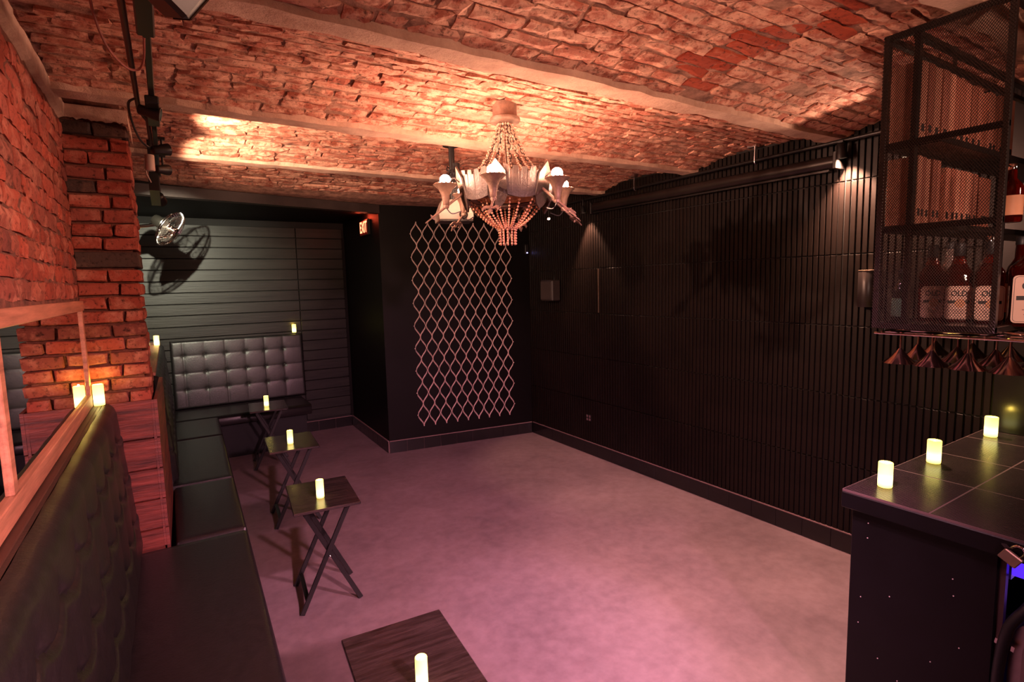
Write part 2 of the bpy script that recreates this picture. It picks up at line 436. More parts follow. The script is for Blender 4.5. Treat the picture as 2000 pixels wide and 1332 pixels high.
# left wall: mortar bed, bricks, plaster band under the ceiling
mb = MB(); mb.box((XL-.2, YF-.1, 0), (XL, YB+.1, 2.85)); wall_l = struct(mb.build('wall_left', M_WMORT))
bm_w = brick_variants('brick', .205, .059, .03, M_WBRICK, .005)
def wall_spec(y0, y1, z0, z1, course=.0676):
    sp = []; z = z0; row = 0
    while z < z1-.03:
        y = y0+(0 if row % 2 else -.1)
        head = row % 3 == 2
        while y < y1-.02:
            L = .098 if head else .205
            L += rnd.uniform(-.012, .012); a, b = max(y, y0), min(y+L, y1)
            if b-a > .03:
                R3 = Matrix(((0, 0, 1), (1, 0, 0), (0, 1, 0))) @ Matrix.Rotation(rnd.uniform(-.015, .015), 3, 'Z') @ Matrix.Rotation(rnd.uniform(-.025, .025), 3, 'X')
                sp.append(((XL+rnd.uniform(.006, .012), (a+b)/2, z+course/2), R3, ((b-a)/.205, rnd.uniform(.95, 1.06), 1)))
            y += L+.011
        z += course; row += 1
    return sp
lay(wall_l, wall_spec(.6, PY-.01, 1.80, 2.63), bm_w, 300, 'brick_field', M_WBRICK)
n = 60; r = random.Random(3); mb = MB(); vs = []
for i in range(n+1):
    y = .8+(PY-.8)*i/n; zz = 2.636+r.uniform(-.008, .008)
    vs += [(XL, y, zz), (XL+.022+r.uniform(-.002, .002), y, zz+.010), (XL+.026+r.uniform(-.003, .003), y, 2.70)]
mb.add(vs, [(i*3+q, i*3+q+1, i*3+q+4, i*3+q+3) for i in range(n) for q in (0, 1)]); struct(mb.build('trim_1', M_PLAST))
# brick pillar standing out from the left wall
PX, PY2 = -.112, 3.74
mb = MB(); mb.box((XL-.02, PY+.03, .0), (PX-.022, PY2-.03, 2.74)); pillar = struct(mb.build('pillar', M_WMORT))
def rbox(lo, hi, jit, seed, mat, par, name='brick'):
    r = random.Random(seed); b = MB(); b.box(lo, hi, .006)
    b.v = [tuple(q+r.uniform(-jit, jit) for q in v) for v in b.v]; return b.build(name, mat, par, fix=False)
z = .46; k = 0
while z < 2.64:
    h = .0676
    if 1.93 < z < 1.95 or abs(z-1.944) < .034: hh = .085
    else: hh = h
    r = random.Random(900+k); top = z+hh-.011
    def off(): return r.uniform(-.006, .006)
    if hh > .08:
        o = rbox((XL, PY-.004, z), (PX+.004, PY2-.05, top), .002, k*7, M_SOOT, pillar); o['label'] = 'dark grey stone course'
    else:
        cut = XL+(.10 if k % 2 else .155)+r.uniform(-.02, .02); d = .205 if k % 2 else .1
        mt = M_SOOT if (k in (27, 31)) else M_WBRICK
        rbox((XL, PY+off(), z), (cut, PY+.09, top), .0048, k*7, mt, pillar)
        rbox((cut+.011, PY+off(), z), (PX+off(), PY+d, top), .0048, k*7+1, M_SOOT if k == 31 else M_WBRICK, pillar)
        y = PY+d+.011
        while y < PY2-.03:
            L = min(.1 if k % 3 == 0 else .2, PY2-y); rbox((PX-.09, y, z), (PX+off(), y+L, top), .0048, k*7+2+int(y*50), M_WBRICK, pillar); y += L+.011
    z += hh; k += 1
b = MB(); r = random.Random(5); n = 24; vs = []
for i in range(2*n+1):
    x, y = (XL+(PX+.010-XL)*i/n, PY-.010) if i <= n else (PX+.010, PY-.010+(PY2-PY+.010)*(i-n)/n)
    vs += [(x, y, 2.637+r.uniform(-.006, .006)), (x, y-.004 if i <= n else y, 2.70)]
b.add(vs, [(i*2, i*2+2, i*2+3, i*2+1) for i in range(2*n)]); o = b.build('plaster_cap', M_PLAST, pillar); o['label'] = 'pale plaster band at top'
# right wall with six courses of ribbed black slats
mb = MB(); mb.box((XR, YF-.1, 0), (XR+.2, YB, 2.9)); wall_r = struct(mb.build('wall_right', M_DARK))
ZR = [.137, .591, 1.046, 1.50, 1.955, 2.41, 2.74]
def slat_mesh(h):
    b = MB(); b.box((-.0145, -.004, -h/2+.003), (.0145, .012, h/2-.003), .0022)
    return b.mesh('slat', M_SLAT, fix=False)
# slat mesh: x along wall, y out of wall, z up
sl_me = {}
cand = []
for i in range(6):
    z0, z1 = ZR[i], ZR[i+1]; h = z1-z0
    if round(h, 3) not in sl_me: sl_me[round(h, 3)] = slat_mesh(h)
    for j in range(116):
        y = 1.045+(j+.5)*.0376
        if y > 5.395: continue
        c = (XR-.002+rnd.uniform(-.0008, .0008), y, (z0+z1)/2); d = Vector(c)-CAMP
        cand.append((d.x/d.length**3*(1 if in_view(c) else .01), c, round(h, 3)))
cand.sort(reverse=True); rest = MB(); RS = Matrix.Rotation(PI/2, 3, 'Z')
for k, (_, c, h) in enumerate(cand):
    if k < 300: put('slat', sl_me[h], wall_r, c, (0, 0, PI/2))
    else:
        me = sl_me[h]; rest.add([Vector(c)+RS @ v.co for v in me.vertices], [tuple(p.vertices) for p in me.polygons])
tag(rest.build('slat_field', M_SLAT, wall_r, fix=False), kind='stuff')
mb = MB(); mb.box((XR-.014, -1.9, 0), (XR+.01, 1.04, 2.78)); mb.build('panel', plain('glossy_black_panel', (.012, .010, .010), .22), wall_r)
mb = MB(); mb.box((XR-.020, 4.16, 1.51), (XR-.002, 4.166, 1.95)); o = mb.build('edge_strip', M_BRASS, wall_r)
# plank wall at the back of the alcove
mb = MB(); mb.box((XL-.2, YB, -.05), (XR+.2, YB+.2, 2.9)); wall_b = struct(mb.build('wall_back', M_DARK))
zz = [.16+.127*k for k in range(20)]
for k in range(19):
    for a, b_ in ((XL, 1.372), (1.378, 1.94)):
        q = MB(); d = rnd.uniform(0, .004); q.box((a, YB-.018-d, zz[k]), (b_, YB+.01, zz[k]+.119), .003); q.build('plank', M_PLANK, wall_b)
mb = MB(); mb.box((1.93, YB-.03, .1), (1.965, YB, 2.45)); mb.build('corner_strip', M_BLACK, wall_b)
# alcove ceiling, lintel, column
mb = MB(); mb.add([(XL-.2, 5.15, 2.64), (1.95, 5.66, 2.64), (1.99, YB+.1, 2.64), (XL-.2, YB+.1, 2.64), (XL-.2, 5.15, 2.9), (1.95, 5.66, 2.9), (1.99, YB+.1, 2.9), (XL-.2, YB+.1, 2.9)], [(0, 3, 2, 1), (4, 5, 6, 7), (0, 1, 5, 4), (1, 2, 6, 5), (2, 3, 7, 6), (3, 0, 4, 7)])
struct(mb.build('alcove_ceiling', M_BLACK))
mb = MB(); mb.hexa([(XL-.1, 5.14, 2.588), (1.935, 5.625, 2.588), (1.935, 5.72, 2.588), (XL-.1, 5.24, 2.588), (XL-.1, 5.14, 2.672), (1.935, 5.625, 2.672), (1.935, 5.72, 2.672), (XL-.1, 5.24, 2.672)])
struct(mb.build('lintel', M_BBEAM))
CA, CB = Vector((1.93, 5.65, 0)), Vector((3.70, 5.396, 0)); CU = (CB-CA).normalized(); CN = Vector((CU.y, -CU.x, 0))
mb = MB(); mb.hexa([(1.93, 5.65, 0), (3.70, 5.396, 0), (3.70, YB, 0), (1.965, YB, 0), (1.93, 5.65, 2.9), (3.70, 5.396, 2.9), (3.70, YB, 2.9), (1.965, YB, 2.9)])
column = struct(mb.build('column', M_BLACK))
mb = MB(); mb.box((XL-.2, YF-.2, 0), (XR+.2, YF, 2.9)); struct(mb.build('wall_front', plain('front_wall_paint', (.09, .045, .035), .8)))
# baseboards of black tile with a pale grout line
def baseboard(name, a, b, n_out, tw):
    a, b = Vector(a), Vector(b); L = (b-a).length; u = (b-a)/L; nn = Vector(n_out)
    mb = MB(); mt = frame(a, u, nn)
    def bx(lo, hi, c=0):
        q = MB(); q.box(lo, hi, c, mt @ Matrix(((1, 0, 0, 0), (0, 1, 0, 0), (0, 0, (u.cross(nn)).z, 0), (0, 0, 0, 1)))); return q
    base = struct(bx((0, -.004, 0), (L, .005, .134)).build(name, M_GROUT))
    n = max(1, round(L/tw))
    for k in range(n): bx((k*L/n+.0012, .002, .003), ((k+1)*L/n-.0012, .0125, .1305), .0015).build('tile', M_TILE, base)
    bx((0, -.002, .1312), (L, .0135, .138)).build('top_edge', M_GROUT, base)
baseboard('baseboard_right', (XR-.006, 1.05, 0), (XR-.006, 5.38, 0), (-1, 0, 0), .194)
baseboard('baseboard_column', CA+CN*.004, CA+CU*1.735+CN*.004, CN, .19)
baseboard('baseboard_alcove', (1.926, 5.66, 0), (1.955, YB-.02, 0), (-1, .02, 0), .19)
baseboard('baseboard_back', (1.30, YB-.018, 0), (1.94, YB-.018, 0), (0, -1, 0), .19)

# ------------------------------------------------------------------ tufted upholstery
def tuft_panel(o, U, V, N, wu, wv, us, vs, bulge, edge=.03, drape=0, nu=84, nv=56):
    """Panel front: o corner, U/V unit axes, N outward. us, vs: seam positions; returns builder and button points."""
    us2 = [0]+us+[wu]; vs2 = [0]+vs+[wv]
    def cell(x, g):
        for a, b in zip(g[:-1], g[1:]):
            if a <= x <= b+1e-9: return (x-a)/(b-a)
        return 0
    def h(x, y):
        a, b = cell(x, us2), cell(y, vs2)
        if drape:
            s = 0
            for by in vs:
                vc = by-drape*math.sin(PI*a)
                dv = y-vc; s += -.013*math.exp(-(dv/.008)**2)+(.0045*math.exp(-(dv+.028)**2/.0006) if dv < 0.02 else 0)
            s += .003*math.sin(PI*a)
        else: s = (max(0, math.sin(PI*a))**.2)*(max(0, math.sin(PI*b))**.2)*bulge
        for bx in us:
            for by in vs:
                d = (x-bx)**2+(y-by)**2
                if d < .01: s -= .007*math.exp(-d/.0004)+.003*math.exp(-d/.0025)
        e = min(x, wu-x, y, wv-y)
        if e < edge: s -= (1-math.sqrt(max(0, 1-(1-e/edge)**2)))*edge*.8
        return s
    mb = MB(); O = Vector(o); th = .07
    def P(u, v): return O+U*(u*wu)+V*(v*wv)+N*h(u*wu, v*wv)
    mb.grid(P, nu, nv, True)
    b = O-N*th
    mb.add([O-N*edge*.8, O+U*wu-N*edge*.8, O+U*wu+V*wv-N*edge*.8, O+V*wv-N*edge*.8, b, b+U*wu, b+U*wu+V*wv, b+V*wv], [(0, 1, 5, 4), (1, 2, 6, 5), (2, 3, 7, 6), (3, 0, 4, 7), (4, 5, 6, 7)])
    return mb, [O+U*x+V*y+N*(h(x, y)+.004) for x in us for y in vs]
M_BUTTON = plain('glossy_button', (.03, .025, .025), .18)
def buttons(pts, N, par):
    b = MB(); b.ball((0, 0, 0), .009, 8, 5, (1, 1, .6)); me = b.mesh('button', M_BUTTON)
    q = N.to_track_quat('Z', 'Y').to_euler()
    for p in pts: put('button', me, par, p, q)
SZ = .50
bench = thing('banquette', 'long black leather banquette running along the brick left wall', 'bench', (0, 3.4, 0))
mb = MB()
for a, b, c in ((-.085, .9, 6.41), (XL+.025, .9, 3.27), (XL+.025, 4.27, 6.41)): mb.box((a, b, 0), (.20, c, SZ-.112))
mb.build('base', M_BARPAN, bench)
def cushion(x0, x1, y0, y1, z0, z1, par, nb=10):
    """Soft seat cushion with rounded rim and slight crown; corner x given at y0 and y1."""
    mb = MB(); (xa0, xa1), (xb0, xb1) = (x0, x1)
    rim = .028
    def P(u, v):
        y = y0+(y1-y0)*v; xa = xa0+(xb0-xa0)*v; xb = xa1+(xb1-xa1)*v; x = xa+(xb-xa)*u
        e = min((u)*(xb-xa), (1-u)*(xb-xa), v*(y1-y0), (1-v)*(y1-y0)); s = 0
        if e < rim: s = (1-math.sqrt(max(0, 1-(1-e/rim)**2)))*rim
        return Vector((x, y, z1-s+.008*math.sin(PI*u)*math.sin(PI*v)))
    def us(n): return [0, .012, .03, .06]+[.06+.88*k/n for k in range(1, n)]+[.94, .97, .988, 1]
    U = us(nb); Vv = us(nb*2); nu, nv = len(U)-1, len(Vv)-1
    mb.grid(lambda u, v: P(U[round(u*nu)], Vv[round(v*nv)]), nu, nv, True)
    z2 = z1-rim
    mb.add([(xa0, y0, z2), (xa1, y0, z2), (xb1, y1, z2), (xb0, y1, z2), (xa0, y0, z0), (xa1, y0, z0), (xb1, y1, z0), (xb0, y1, z0)], [(0, 1, 5, 4), (1, 2, 6, 5), (2, 3, 7, 6), (3, 0, 4, 7), (4, 5, 6, 7)])
    return mb.build('seat_cushion', M_LEATH, par)
def xf(y): return .222+.0241*(y-1.0)
for a, b in ((1.0, 3.277), (3.284, 4.265), (4.27, 5.60), (5.605, 6.42)):
    x0 = -.066 if 3 < a < 4.2 else XL+.025; cushion((x0, xf(a)), (x0, xf(b)), a, b, SZ-.11, SZ, bench)
# near backrest, raked
bu = Vector((0, 1, 0)); bv = Vector((-.058, 0, .74)).normalized(); bn = bv.cross(bu)*-1
if bn.x < 0: bn = -bn
y0 = .95; L = PY-.012-y0
mb, pts = tuft_panel((-.202, y0, SZ+.005), bu, bv, bn, L, .786, [L-.27-.25*k for k in range(9)][::-1], [.235, .445, .645], .013, .06, .038, nu=180, nv=110)
br = mb.build('backrest', M_LEATH, bench); buttons(pts, bn, br)
mb = MB(); mb.box((-.345, y0, 1.10), (-.31, PY-.035, 1.248)); mb.build('back_panel', M_BARPAN, br)
mb = MB(); mb.box((XL+.03, 4.34, SZ+.003), (-.125, YB-.14, 1.24)); mb.build('backrest_frame', M_BARPAN, bench)
mb, pts = tuft_panel((-.028, 4.34, SZ+.005), bu, bv, bn, YB-.14-4.34, .762, [.25*k for k in range(1, 11)], [.235, .445, .645], .013, .05, .038, nu=150, nv=80)
br2 = mb.build('backrest', M_LEATH, bench); buttons(pts, bn, br2)
# bench along the plank wall
bench2 = thing('banquette', 'short black tufted banquette against the dark plank wall', 'bench', (.6, 6.8, 0))
mb = MB(); mb.box((-.12, 6.56, .0), (1.26, YB-.03, SZ-.11)); mb.build('base', M_BARPAN, bench2)
mb = MB(); mb.grid(lambda u, v: (-.12+u*1.42, 6.43+v*(YB-.14-6.43), SZ-(.02*(1-min(1, v*14))**2)), 20, 28, True)
mb.box((-.12, 6.43, SZ-.11), (1.30, YB-.05, SZ-.02), .008); mb.build('seat_cushion', M_LEATH, bench2)
bu2 = Vector((1, 0, 0)); bv2 = Vector((0, .06, .78)).normalized(); bn2 = Vector((0, -1, .08)).normalized()
mb, pts = tuft_panel((-.03, YB-.125, SZ+.005), bu2, bv2, bn2, 1.40, .772, [.122+.21*k for k in range(6)], [.215, .405, .60], .009, .03, nu=150, nv=84)
br3 = mb.build('backrest', M_LEATH, bench2); buttons(pts, bn2, br3)

# ------------------------------------------------------------------ crate of red planks round the pillar foot
crate = thing('plank_crate', 'open red-stained plank crate boxed around the foot of the brick pillar', 'crate', (-.2, 3.7, SZ))
zb = [.47, .601, .758, .921, 1.081, 1.282]
for a, b in zip(zb[:-1], zb[1:]):
    q = MB(); lo, hi = PY-.03, PY-.012
    q.hexa([(-.343, lo+.006, a+.003), (-.116, lo+.006, a+.003), (-.116, hi, a+.003), (-.343, hi, a+.003), (-.343, lo-.004, b-.003), (-.116, lo-.004, b-.003), (-.116, hi, b-.003), (-.343, hi, b-.003)])
    q.build('front_plank', M_REDWOOD, crate)
    q = MB(); r = rnd.uniform(-.002, .002); e = 4.25 if a < .62 else 4.12
    q.hexa([(-.104, PY-.03, a+.003), (-.090+r, PY-.03, a+.003), (-.072+r, e, a+.002), (-.09, e, a+.002), (-.104, PY-.03, b-.003), (-.090+r, PY-.03, b-.003), (-.072+r, e, b-.002), (-.09, e, b-.002)])
    q.build('side_plank', M_REDWOOD, crate)
q = MB(); q.box((-.1155, PY-.028, SZ+.003), (-.1045, PY-.013, 1.277)); q.build('corner_post', M_REDWOOD, crate)

# ------------------------------------------------------------------ mirror on the left wall
mir = thing('wall_mirror', 'oak framed mirror leaning on the brick wall above the near backrest', 'mirror', (XL+.03, 2.5, 1.3))
X0, X1 = XL+.003, XL+.020
def rail(name, lo, hi): q = MB(); q.box(lo, hi, .0025); return q.build(name, M_FRAME, mir)
rail('top_rail', (X0, .9, 1.742), (X1, 3.30, 1.790))
rail('bottom_rail', (X0, .9, 1.289), (X1+.004, 3.215, 1.344))
rail('stile', (X0, 3.216, 1.289), (X1, 3.258, 1.742)); rail('stile', (X0, 1.70, 1.344), (X1, 1.742, 1.742))
for a, b in ((1.742, 3.215), (.9, 1.70)):
    q = MB(); q.box((X0-.002, a, 1.344), (X0+.008, b, 1.742)); q.build('pane', M_MIRROR, mir)
led = thing('wooden_ledge', 'narrow pink-lit timber ledge between backrest top and mirror', 'ledge', (XL+.03, 2.2, 1.28))
M_EDGE = plain('dark_edge_wood', (.055, .020, .015), .5, var=.4, stretch=(4, .5, 4))
q = MB(); q.box((XL+.003, .9, 1.262), (-.322, 3.278, 1.2865), .003); q.build('board', M_EDGE, led)
q = MB(); q.box((-.321, .9, 1.252), (-.306, 3.278, 1.272), .003); q.build('edge_strip', M_EDGE, led)
# far mirror and ledge beyond the pillar
mir2 = thing('wall_mirror', 'thin edge of a pale framed mirror beyond the brick pillar', 'mirror', (-.17, 6.6, 1.3))
q = MB(); q.box((-.235, 4.35, 1.29), (-.19, 6.55, 1.64), .003); q.build('frame', M_FRAME, mir2)
q = MB(); q.box((-.189, 4.40, 1.33), (-.1875, 6.5, 1.61)); q.build('pane', M_MIRROR, mir2)
led2 = thing('wooden_ledge', 'small pale ledge carrying a candle beyond the brick pillar', 'ledge', (-.17, 6.6, 1.27))
q = MB(); q.box((XL+.02, 4.35, 1.262), (-.112, YB-.13, 1.285), .003); q.build('board', M_FRAME, led2)

# ------------------------------------------------------------------ LED candles
CG = 'glowing flameless candles'
def candle(loc, r, h, label, glow=.09):
    t = thing('flameless_candle', label, 'candle', loc, CG); L = Vector(loc)
    b = MB(); b.lathe([(r*.93, 0), (r, .003), (r, h-.002), (r*.95, h), (r*.86, h), (r*.84, h-.012), (r*.5, h-.016), (1e-4, h-.015)], 24, Matrix.Translation(L))
    b.build('wax_shell', M_CANDLE, t)
    b = MB(); b.lathe([(.0045, h-.016), (.006, h-.010), (.003, h-.003), (1e-4, h+.001)], 8, Matrix.Translation(L)); b.build('flame_tip', M_CANDLE, t)
    point(L+Vector((0, 0, h+.004)), (1, .70, .12), glow, .004)
    return t
TZ = .62
candle((.556, 1.44, TZ), .0185, .098, 'lit yellow candle on the nearest table, at the bottom edge')
candle((.655, 3.165, TZ), .0215, .105, 'lit yellow candle on the second table from the front')
candle((.72, 4.44, TZ), .0215, .105, 'lit yellow candle on the third table from the front')
candle((.775, 6.05, TZ), .0225, .108, 'lit yellow candle on the farthest tray table')
candle((-.319, 3.238, 1.287), .0225, .102, 'lit yellow candle on the ledge against the brick pillar', .24)
candle((1.283, YB-.055, 1.287), .024, .10, 'small lit candle on top of the tufted plank-wall backrest')
candle((-.135, 6.55, 1.2855), .024, .10, 'small lit candle at the far ledge beside the thin mirror')
candle((2.357, .985, .981), .0255, .099, 'lit candle on bar nearest its corner')
candle((2.834, .996, .981), .0265, .102, 'lit candle in the middle of the bar row')
candle((3.52, 1.0, .981), .0275, .102, 'lit candle at far end of bar beside dark wall')

# ------------------------------------------------------------------ folding tray tables
def tray_table(loc, rz, label):
    t = thing('folding_tray_table', label, 'table', (0, 0, 0), 'black folding tray tables by the banquette')
    b = MB(); b.box((-.178, -.242, TZ-.016), (.178, .242, TZ), .003); b.build('tabletop', M_TABLE, t)
    for s in (-1, 1):
        b = MB(); b.bar((-.162, s*.170, .003), (.118, s*.170, TZ-.03), .013, .026, (1, 0, .5), .002); b.build('leg', M_BMET, t)
        b = MB(); b.bar((.166, s*.150, .003), (-.120, s*.150, TZ-.03), .013, .026, (1, 0, -.5), .002); b.build('leg', M_BMET, t)
        b = MB(); b.lathe([(.006, 0), (.006, .004), (.002, .007)], 8, zframe((.003, s*.178, .312), (0, s, 0))); b.build('pivot_bolt', M_CHROME, t)
    b = MB(); b.bar((-.128, -.164, .075), (-.128, .164, .075), .012, .024, (1, 0, .5), .002); b.build('stretcher', M_BMET, t)
    b = MB(); b.bar((.114, -.2, TZ-.027), (.114, .2, TZ-.027), .022, .02, (0, 0, 1), .002); b.build('top_rail', M_BMET, t)
    b = MB(); b.bar((-.114, -.2, TZ-.027), (-.114, .2, TZ-.027), .022, .02, (0, 0, 1), .002); b.build('top_rail', M_BMET, t)
    t.location = loc; t.rotation_euler = (0, 0, rz); return t
t0 = tray_table((.57, 1.55, 0), math.radians(-4.5), 'black tray table cut off by the bottom edge, nearest of four')
copy_tree(t0, None, (.675, 3.225, 0), math.radians(-5), 'black folding tray table second from the front, crossed legs fully visible')
copy_tree(t0, None, (.735, 4.5, 0), math.radians(-3.5), 'black folding tray table third from the front')
copy_tree(t0, None, (.79, 6.07, 0), math.radians(-5), 'black folding tray table farthest back, before the plank-wall bench')

# ------------------------------------------------------------------ scroll grille on the column
gr = thing('scroll_grille', 'tall steel lattice of wavy bars mounted on the black column', 'wall grille', CA+CU*.9+CN*.02+Vector((0, 0, .26)))
SP, A0, Z0, Z1, NC = .1313, .392, .265, 2.505, 9
CH = (Z1-Z0)/NC
def gp(s, z, out): return CA+CU*s+CN*out+Vector((0, 0, z))
for i in range(9):
    for sg in (-1, 1):
        if i == 8 and sg == 1: pass
        n = NC*8; vs = []; fs = []
        for k in range(n+1):
            ph = k/8*2*PI; x = A0+i*SP+sg*(SP/2-.003)*(1-math.cos(ph))/2; z = Z0+(Z1-Z0)*k/n
            q = abs(math.sin(ph)); w_ = .0026+.0056*q; dx = sg*math.sin(ph)
            nx, nz = 1/math.hypot(1, dx*.9), -dx*.9/math.hypot(1, dx*.9)*1.0
            vs += [gp(x-nx*w_, z-nz*w_*.8, .010), gp(x, z, .021), gp(x+nx*w_, z+nz*w_*.8, .010), gp(x, z, .006)]
        for k in range(n):
            for j in range(4): fs.append((k*4+j, k*4+(j+1) % 4, k*4+4+(j+1) % 4, k*4+4+j))
        b = MB(); b.add(vs, fs, False); b.build('scroll_bar', M_GRILLE, gr)
b = MB()
for i in range(9):
    for k in range(NC+1): b.ball(gp(A0+i*SP, Z0+k*CH, .016), .0075, 6, 4)
    for k in range(NC):
        b.ball(gp(A0+i*SP+SP/2, Z0+(k+.5)*CH, .016), .0075, 6, 4)
        if i == 0: b.ball(gp(A0-SP/2, Z0+(k+.5)*CH, .016), .0075, 6, 4)
    for k in (1, 4, 8):
        mt = zframe(gp(A0+i*SP, Z0+k*CH, .012), -CN); b.lathe([(.003, 0), (.003, .014)], 5, mt)
tag(b.build('stud', M_GRILLE, gr), kind='stuff')

# ------------------------------------------------------------------ chandelier
CC = Vector((1.56, 2.5, 0)); CZT = zvault(2.5)
ch = thing('chandelier', 'medieval style bronze chandelier with glowing globe bulbs and bead strands', 'chandelier', (1.56, 2.5, 2.02))
b = MB(); b.lathe([(.02, 2.655), (.075, 2.66), (.081, 2.668), (.079, 2.68), (.066, 2.686), (.064, 2.69), (.063, CZT-.004)], 28, Matrix.Translation(CC)); b.build('canopy', M_BRONZE, ch)
TH0 = math.atan2(-2.5, -1.56)   # direction from chandelier towards camera
def pol(a, r, z): return CC+Vector((math.cos(TH0+a)*r, math.sin(TH0+a)*r, z))
def D(d): return math.radians(d)
def bead_curve(a, b_, n, sag, r, big=None):
    mb = MB(); a, b_ = Vector(a), Vector(b_)
    for k in range(n):
        t = (k+.5)/n; p = a.lerp(b_, t)+Vector((0, 0, -sag*4*t*(1-t)))
        rr = r*(1.45 if big and k % big == 0 else 1); mb.ball(p, rr, 7, 4, (1, 1, .9))
    mb.tube([a.lerp(b_, t/8)+Vector((0, 0, -sag*4*t/8*(1-t/8))) for t in range(9)], .0009, 4); return mb
for k in range(18):
    a = D(20*k+5); bead_curve(pol(a, .035, 2.658), pol(a, .205, 2.385), 20, .05+.008*(k % 3), .0056, 3 if k % 2 else None).build('bead_strand', M_BEAD, ch)
def chain(a, b_, n, sag, lr=.0085):
    mb = MB(); a, b_ = Vector(a), Vector(b_)
    P = [a.lerp(b_, t/n)+Vector((0, 0, -sag*4*(t/n)*(1-t/n))) for t in range(n+1)]
    for k in range(n):
        d = (P[k+1]-P[k]); L = d.length*.68; d.normalize(); s = d.orthogonal().normalized()
        if k % 2: s = d.cross(s)
        c = (P[k]+P[k+1])/2
        mb.tube([c+d*L*math.cos(q*PI/5)+s*lr*math.sin(q*PI/5) for q in range(10)], .0019, 5, True)
    return mb
for a in (-60, 30, 75, 165, -150): chain(pol(D(a), .02, 2.655), pol(D(a), .21, 2.37), 15, .045).build('chain', M_BMET, ch)
# crown: ring, castellated panels and pointed shields
b = MB(); prof = [(.192, 2.255), (.212, 2.250), (.216, 2.262), (.206, 2.275), (.204, 2.33), (.194, 2.33)]
b.lathe(prof+[prof[0]], 36, Matrix.Translation(CC), False); b.build('crown_ring', M_BRONZE, ch)
for k in range(6):
    ang = D(-11+60*k)
    # castellated panel between two arms
    am = ang+D(30); n = 44
    mb = MB(); vs = []; fs = []
    for i in range(n+1):
        a = am+D(-22+44*i/n); up = 2.366+(.022 if (i % 11 < 7) else 0)+.010*abs(i/n-.5)*2; dn = 2.262-.018*math.sin(PI*i/n)
        for rr in (.222, .230): vs += [pol(a, rr+.01*(i/n-.5)**2*4, dn), pol(a, rr+.014+.012*((i/n-.5)**2)*4, up)]
    for i in range(n):
        q = i*4; fs += [(q+2, q+6, q+7, q+3), (q, q+1, q+5, q+4), (q+1, q+3, q+7, q+5), (q, q+4, q+6, q+2)]
    fs += [(0, 2, 3, 1), (n*4, n*4+1, n*4+3, n*4+2)]
    mb.add(vs, fs, False); mb.build('crown_panel', M_PANEL, ch)
    # pointed shield plate at each arm
    rad = (pol(ang, 1, 0)-CC).normalized(); tan = Vector((-rad.y, rad.x, 0))
    mt = frame(pol(ang, .240, 2.30)+Vector((0, 0, 0)), tan, Vector((0, 0, 1))-rad*(-.25))
    mb = MB(); mb.prism([(-.046, .066), (-.036, .080), (0, .128), (.036, .080), (.046, .066), (.050, -.045), (.030, -.085), (0, -.108), (-.030, -.085), (-.050, -.045)], .009, mt)
    mb.build('shield_plate', M_PANEL, ch)
    # arm shaped like a spear, carrying horn, bulb and axe head
    p0 = pol(ang, .235, 2.295); p1 = pol(ang, .338, 2.215); dd = (p1-p0).normalized(); tip = p0+dd*.215
    mb = MB(); mb.tube([p0, p0+dd*.05, p0+dd*.06, p0+dd*.19, tip], [.008, .008, .0065, .006, .004], 8)
    arm = mb.build('arm', M_BRONZE, ch)
    hb = pol(ang, .330, 2.222)
    mb = MB(); mb.lathe([(.012, -.01), (.016, 0), (.013, .006), (.016, .01), (.018, .03), (.024, .06), (.036, .085), (.056, .103), (.063, .108), (.060, .111), (.036, .092), (.02, .06), (1e-4, .05)], 20, Matrix.Translation(hb)); mb.build('horn_cup', M_BRONZE, arm)
    mb = MB()
    for j in range(16): mb.ball(hb+Vector((.052*math.cos(j*PI/8), .052*math.sin(j*PI/8), .112)), .005, 5, 3)
    mb.build('rim_beading', M_BRONZE, arm)
    mb = MB(); mb.ball(hb+Vector((0, 0, .131)), .0285, 16, 10); mb.build('bulb', M_BULB, arm)
    mb = MB(); mb.tube(smooth([hb+Vector((0, 0, -.006)), hb+Vector((0, 0, -.035))-rad*.03, pol(ang, .25, 2.20)]), .003, 5)
    mb.tube(smooth([pol(ang, .255, 2.345), pol(ang, .29, 2.365)+tan*.01, pol(ang, .312, 2.33)+tan*.014, pol(ang, .31, 2.27)+tan*.012]), .0035, 5); mb.build('scroll_wire', M_BMET, arm)
    # axe head: spike plus two curved blades
    mb = MB(); side = dd.cross(tan).normalized()
    mt = frame(tip, tan, dd)
    mb.prism([(-.006, -.012), (.006, -.012), (.005, .006), (.013, .010), (0, .044), (-.013, .010), (-.005, .006)], .006, mt)
    for sg in (-1, 1):
        mb.prism([(sg*.004, -.014), (sg*.022, -.034), (sg*.036, -.028), (sg*.042, -.002), (sg*.034, .014), (sg*.030, -.004), (sg*.020, -.010), (sg*.004, -.006)], .005, mt)
    mt2 = frame(tip, side, dd); mb.prism([(-.018, -.004), (0, -.012), (.018, -.004), (0, .004)], .005, mt2)
    mb.build('axe_head', M_BRONZE, arm)
for k in range(20):
    a = D(18*k+4); r0 = .205-(.03 if k % 2 else 0)
    bead_curve(pol(a, r0, 2.25), pol(a, .045, 2.112), 12, .018, .0066).build('bead_strand', M_BEADLOW, ch)
for k in range(12):
    a = D(30*k); bead_curve(pol(a, .045, 2.112), pol(a, .043, 2.026), 6, 0, .0064).build('bead_tassel', M_BEADLOW, ch)
b = MB(); b.tube([pol(D(15*k), .046, 2.113) for k in range(24)], .0035, 6, True); b.build('tassel_ring', M_BRONZE, ch)
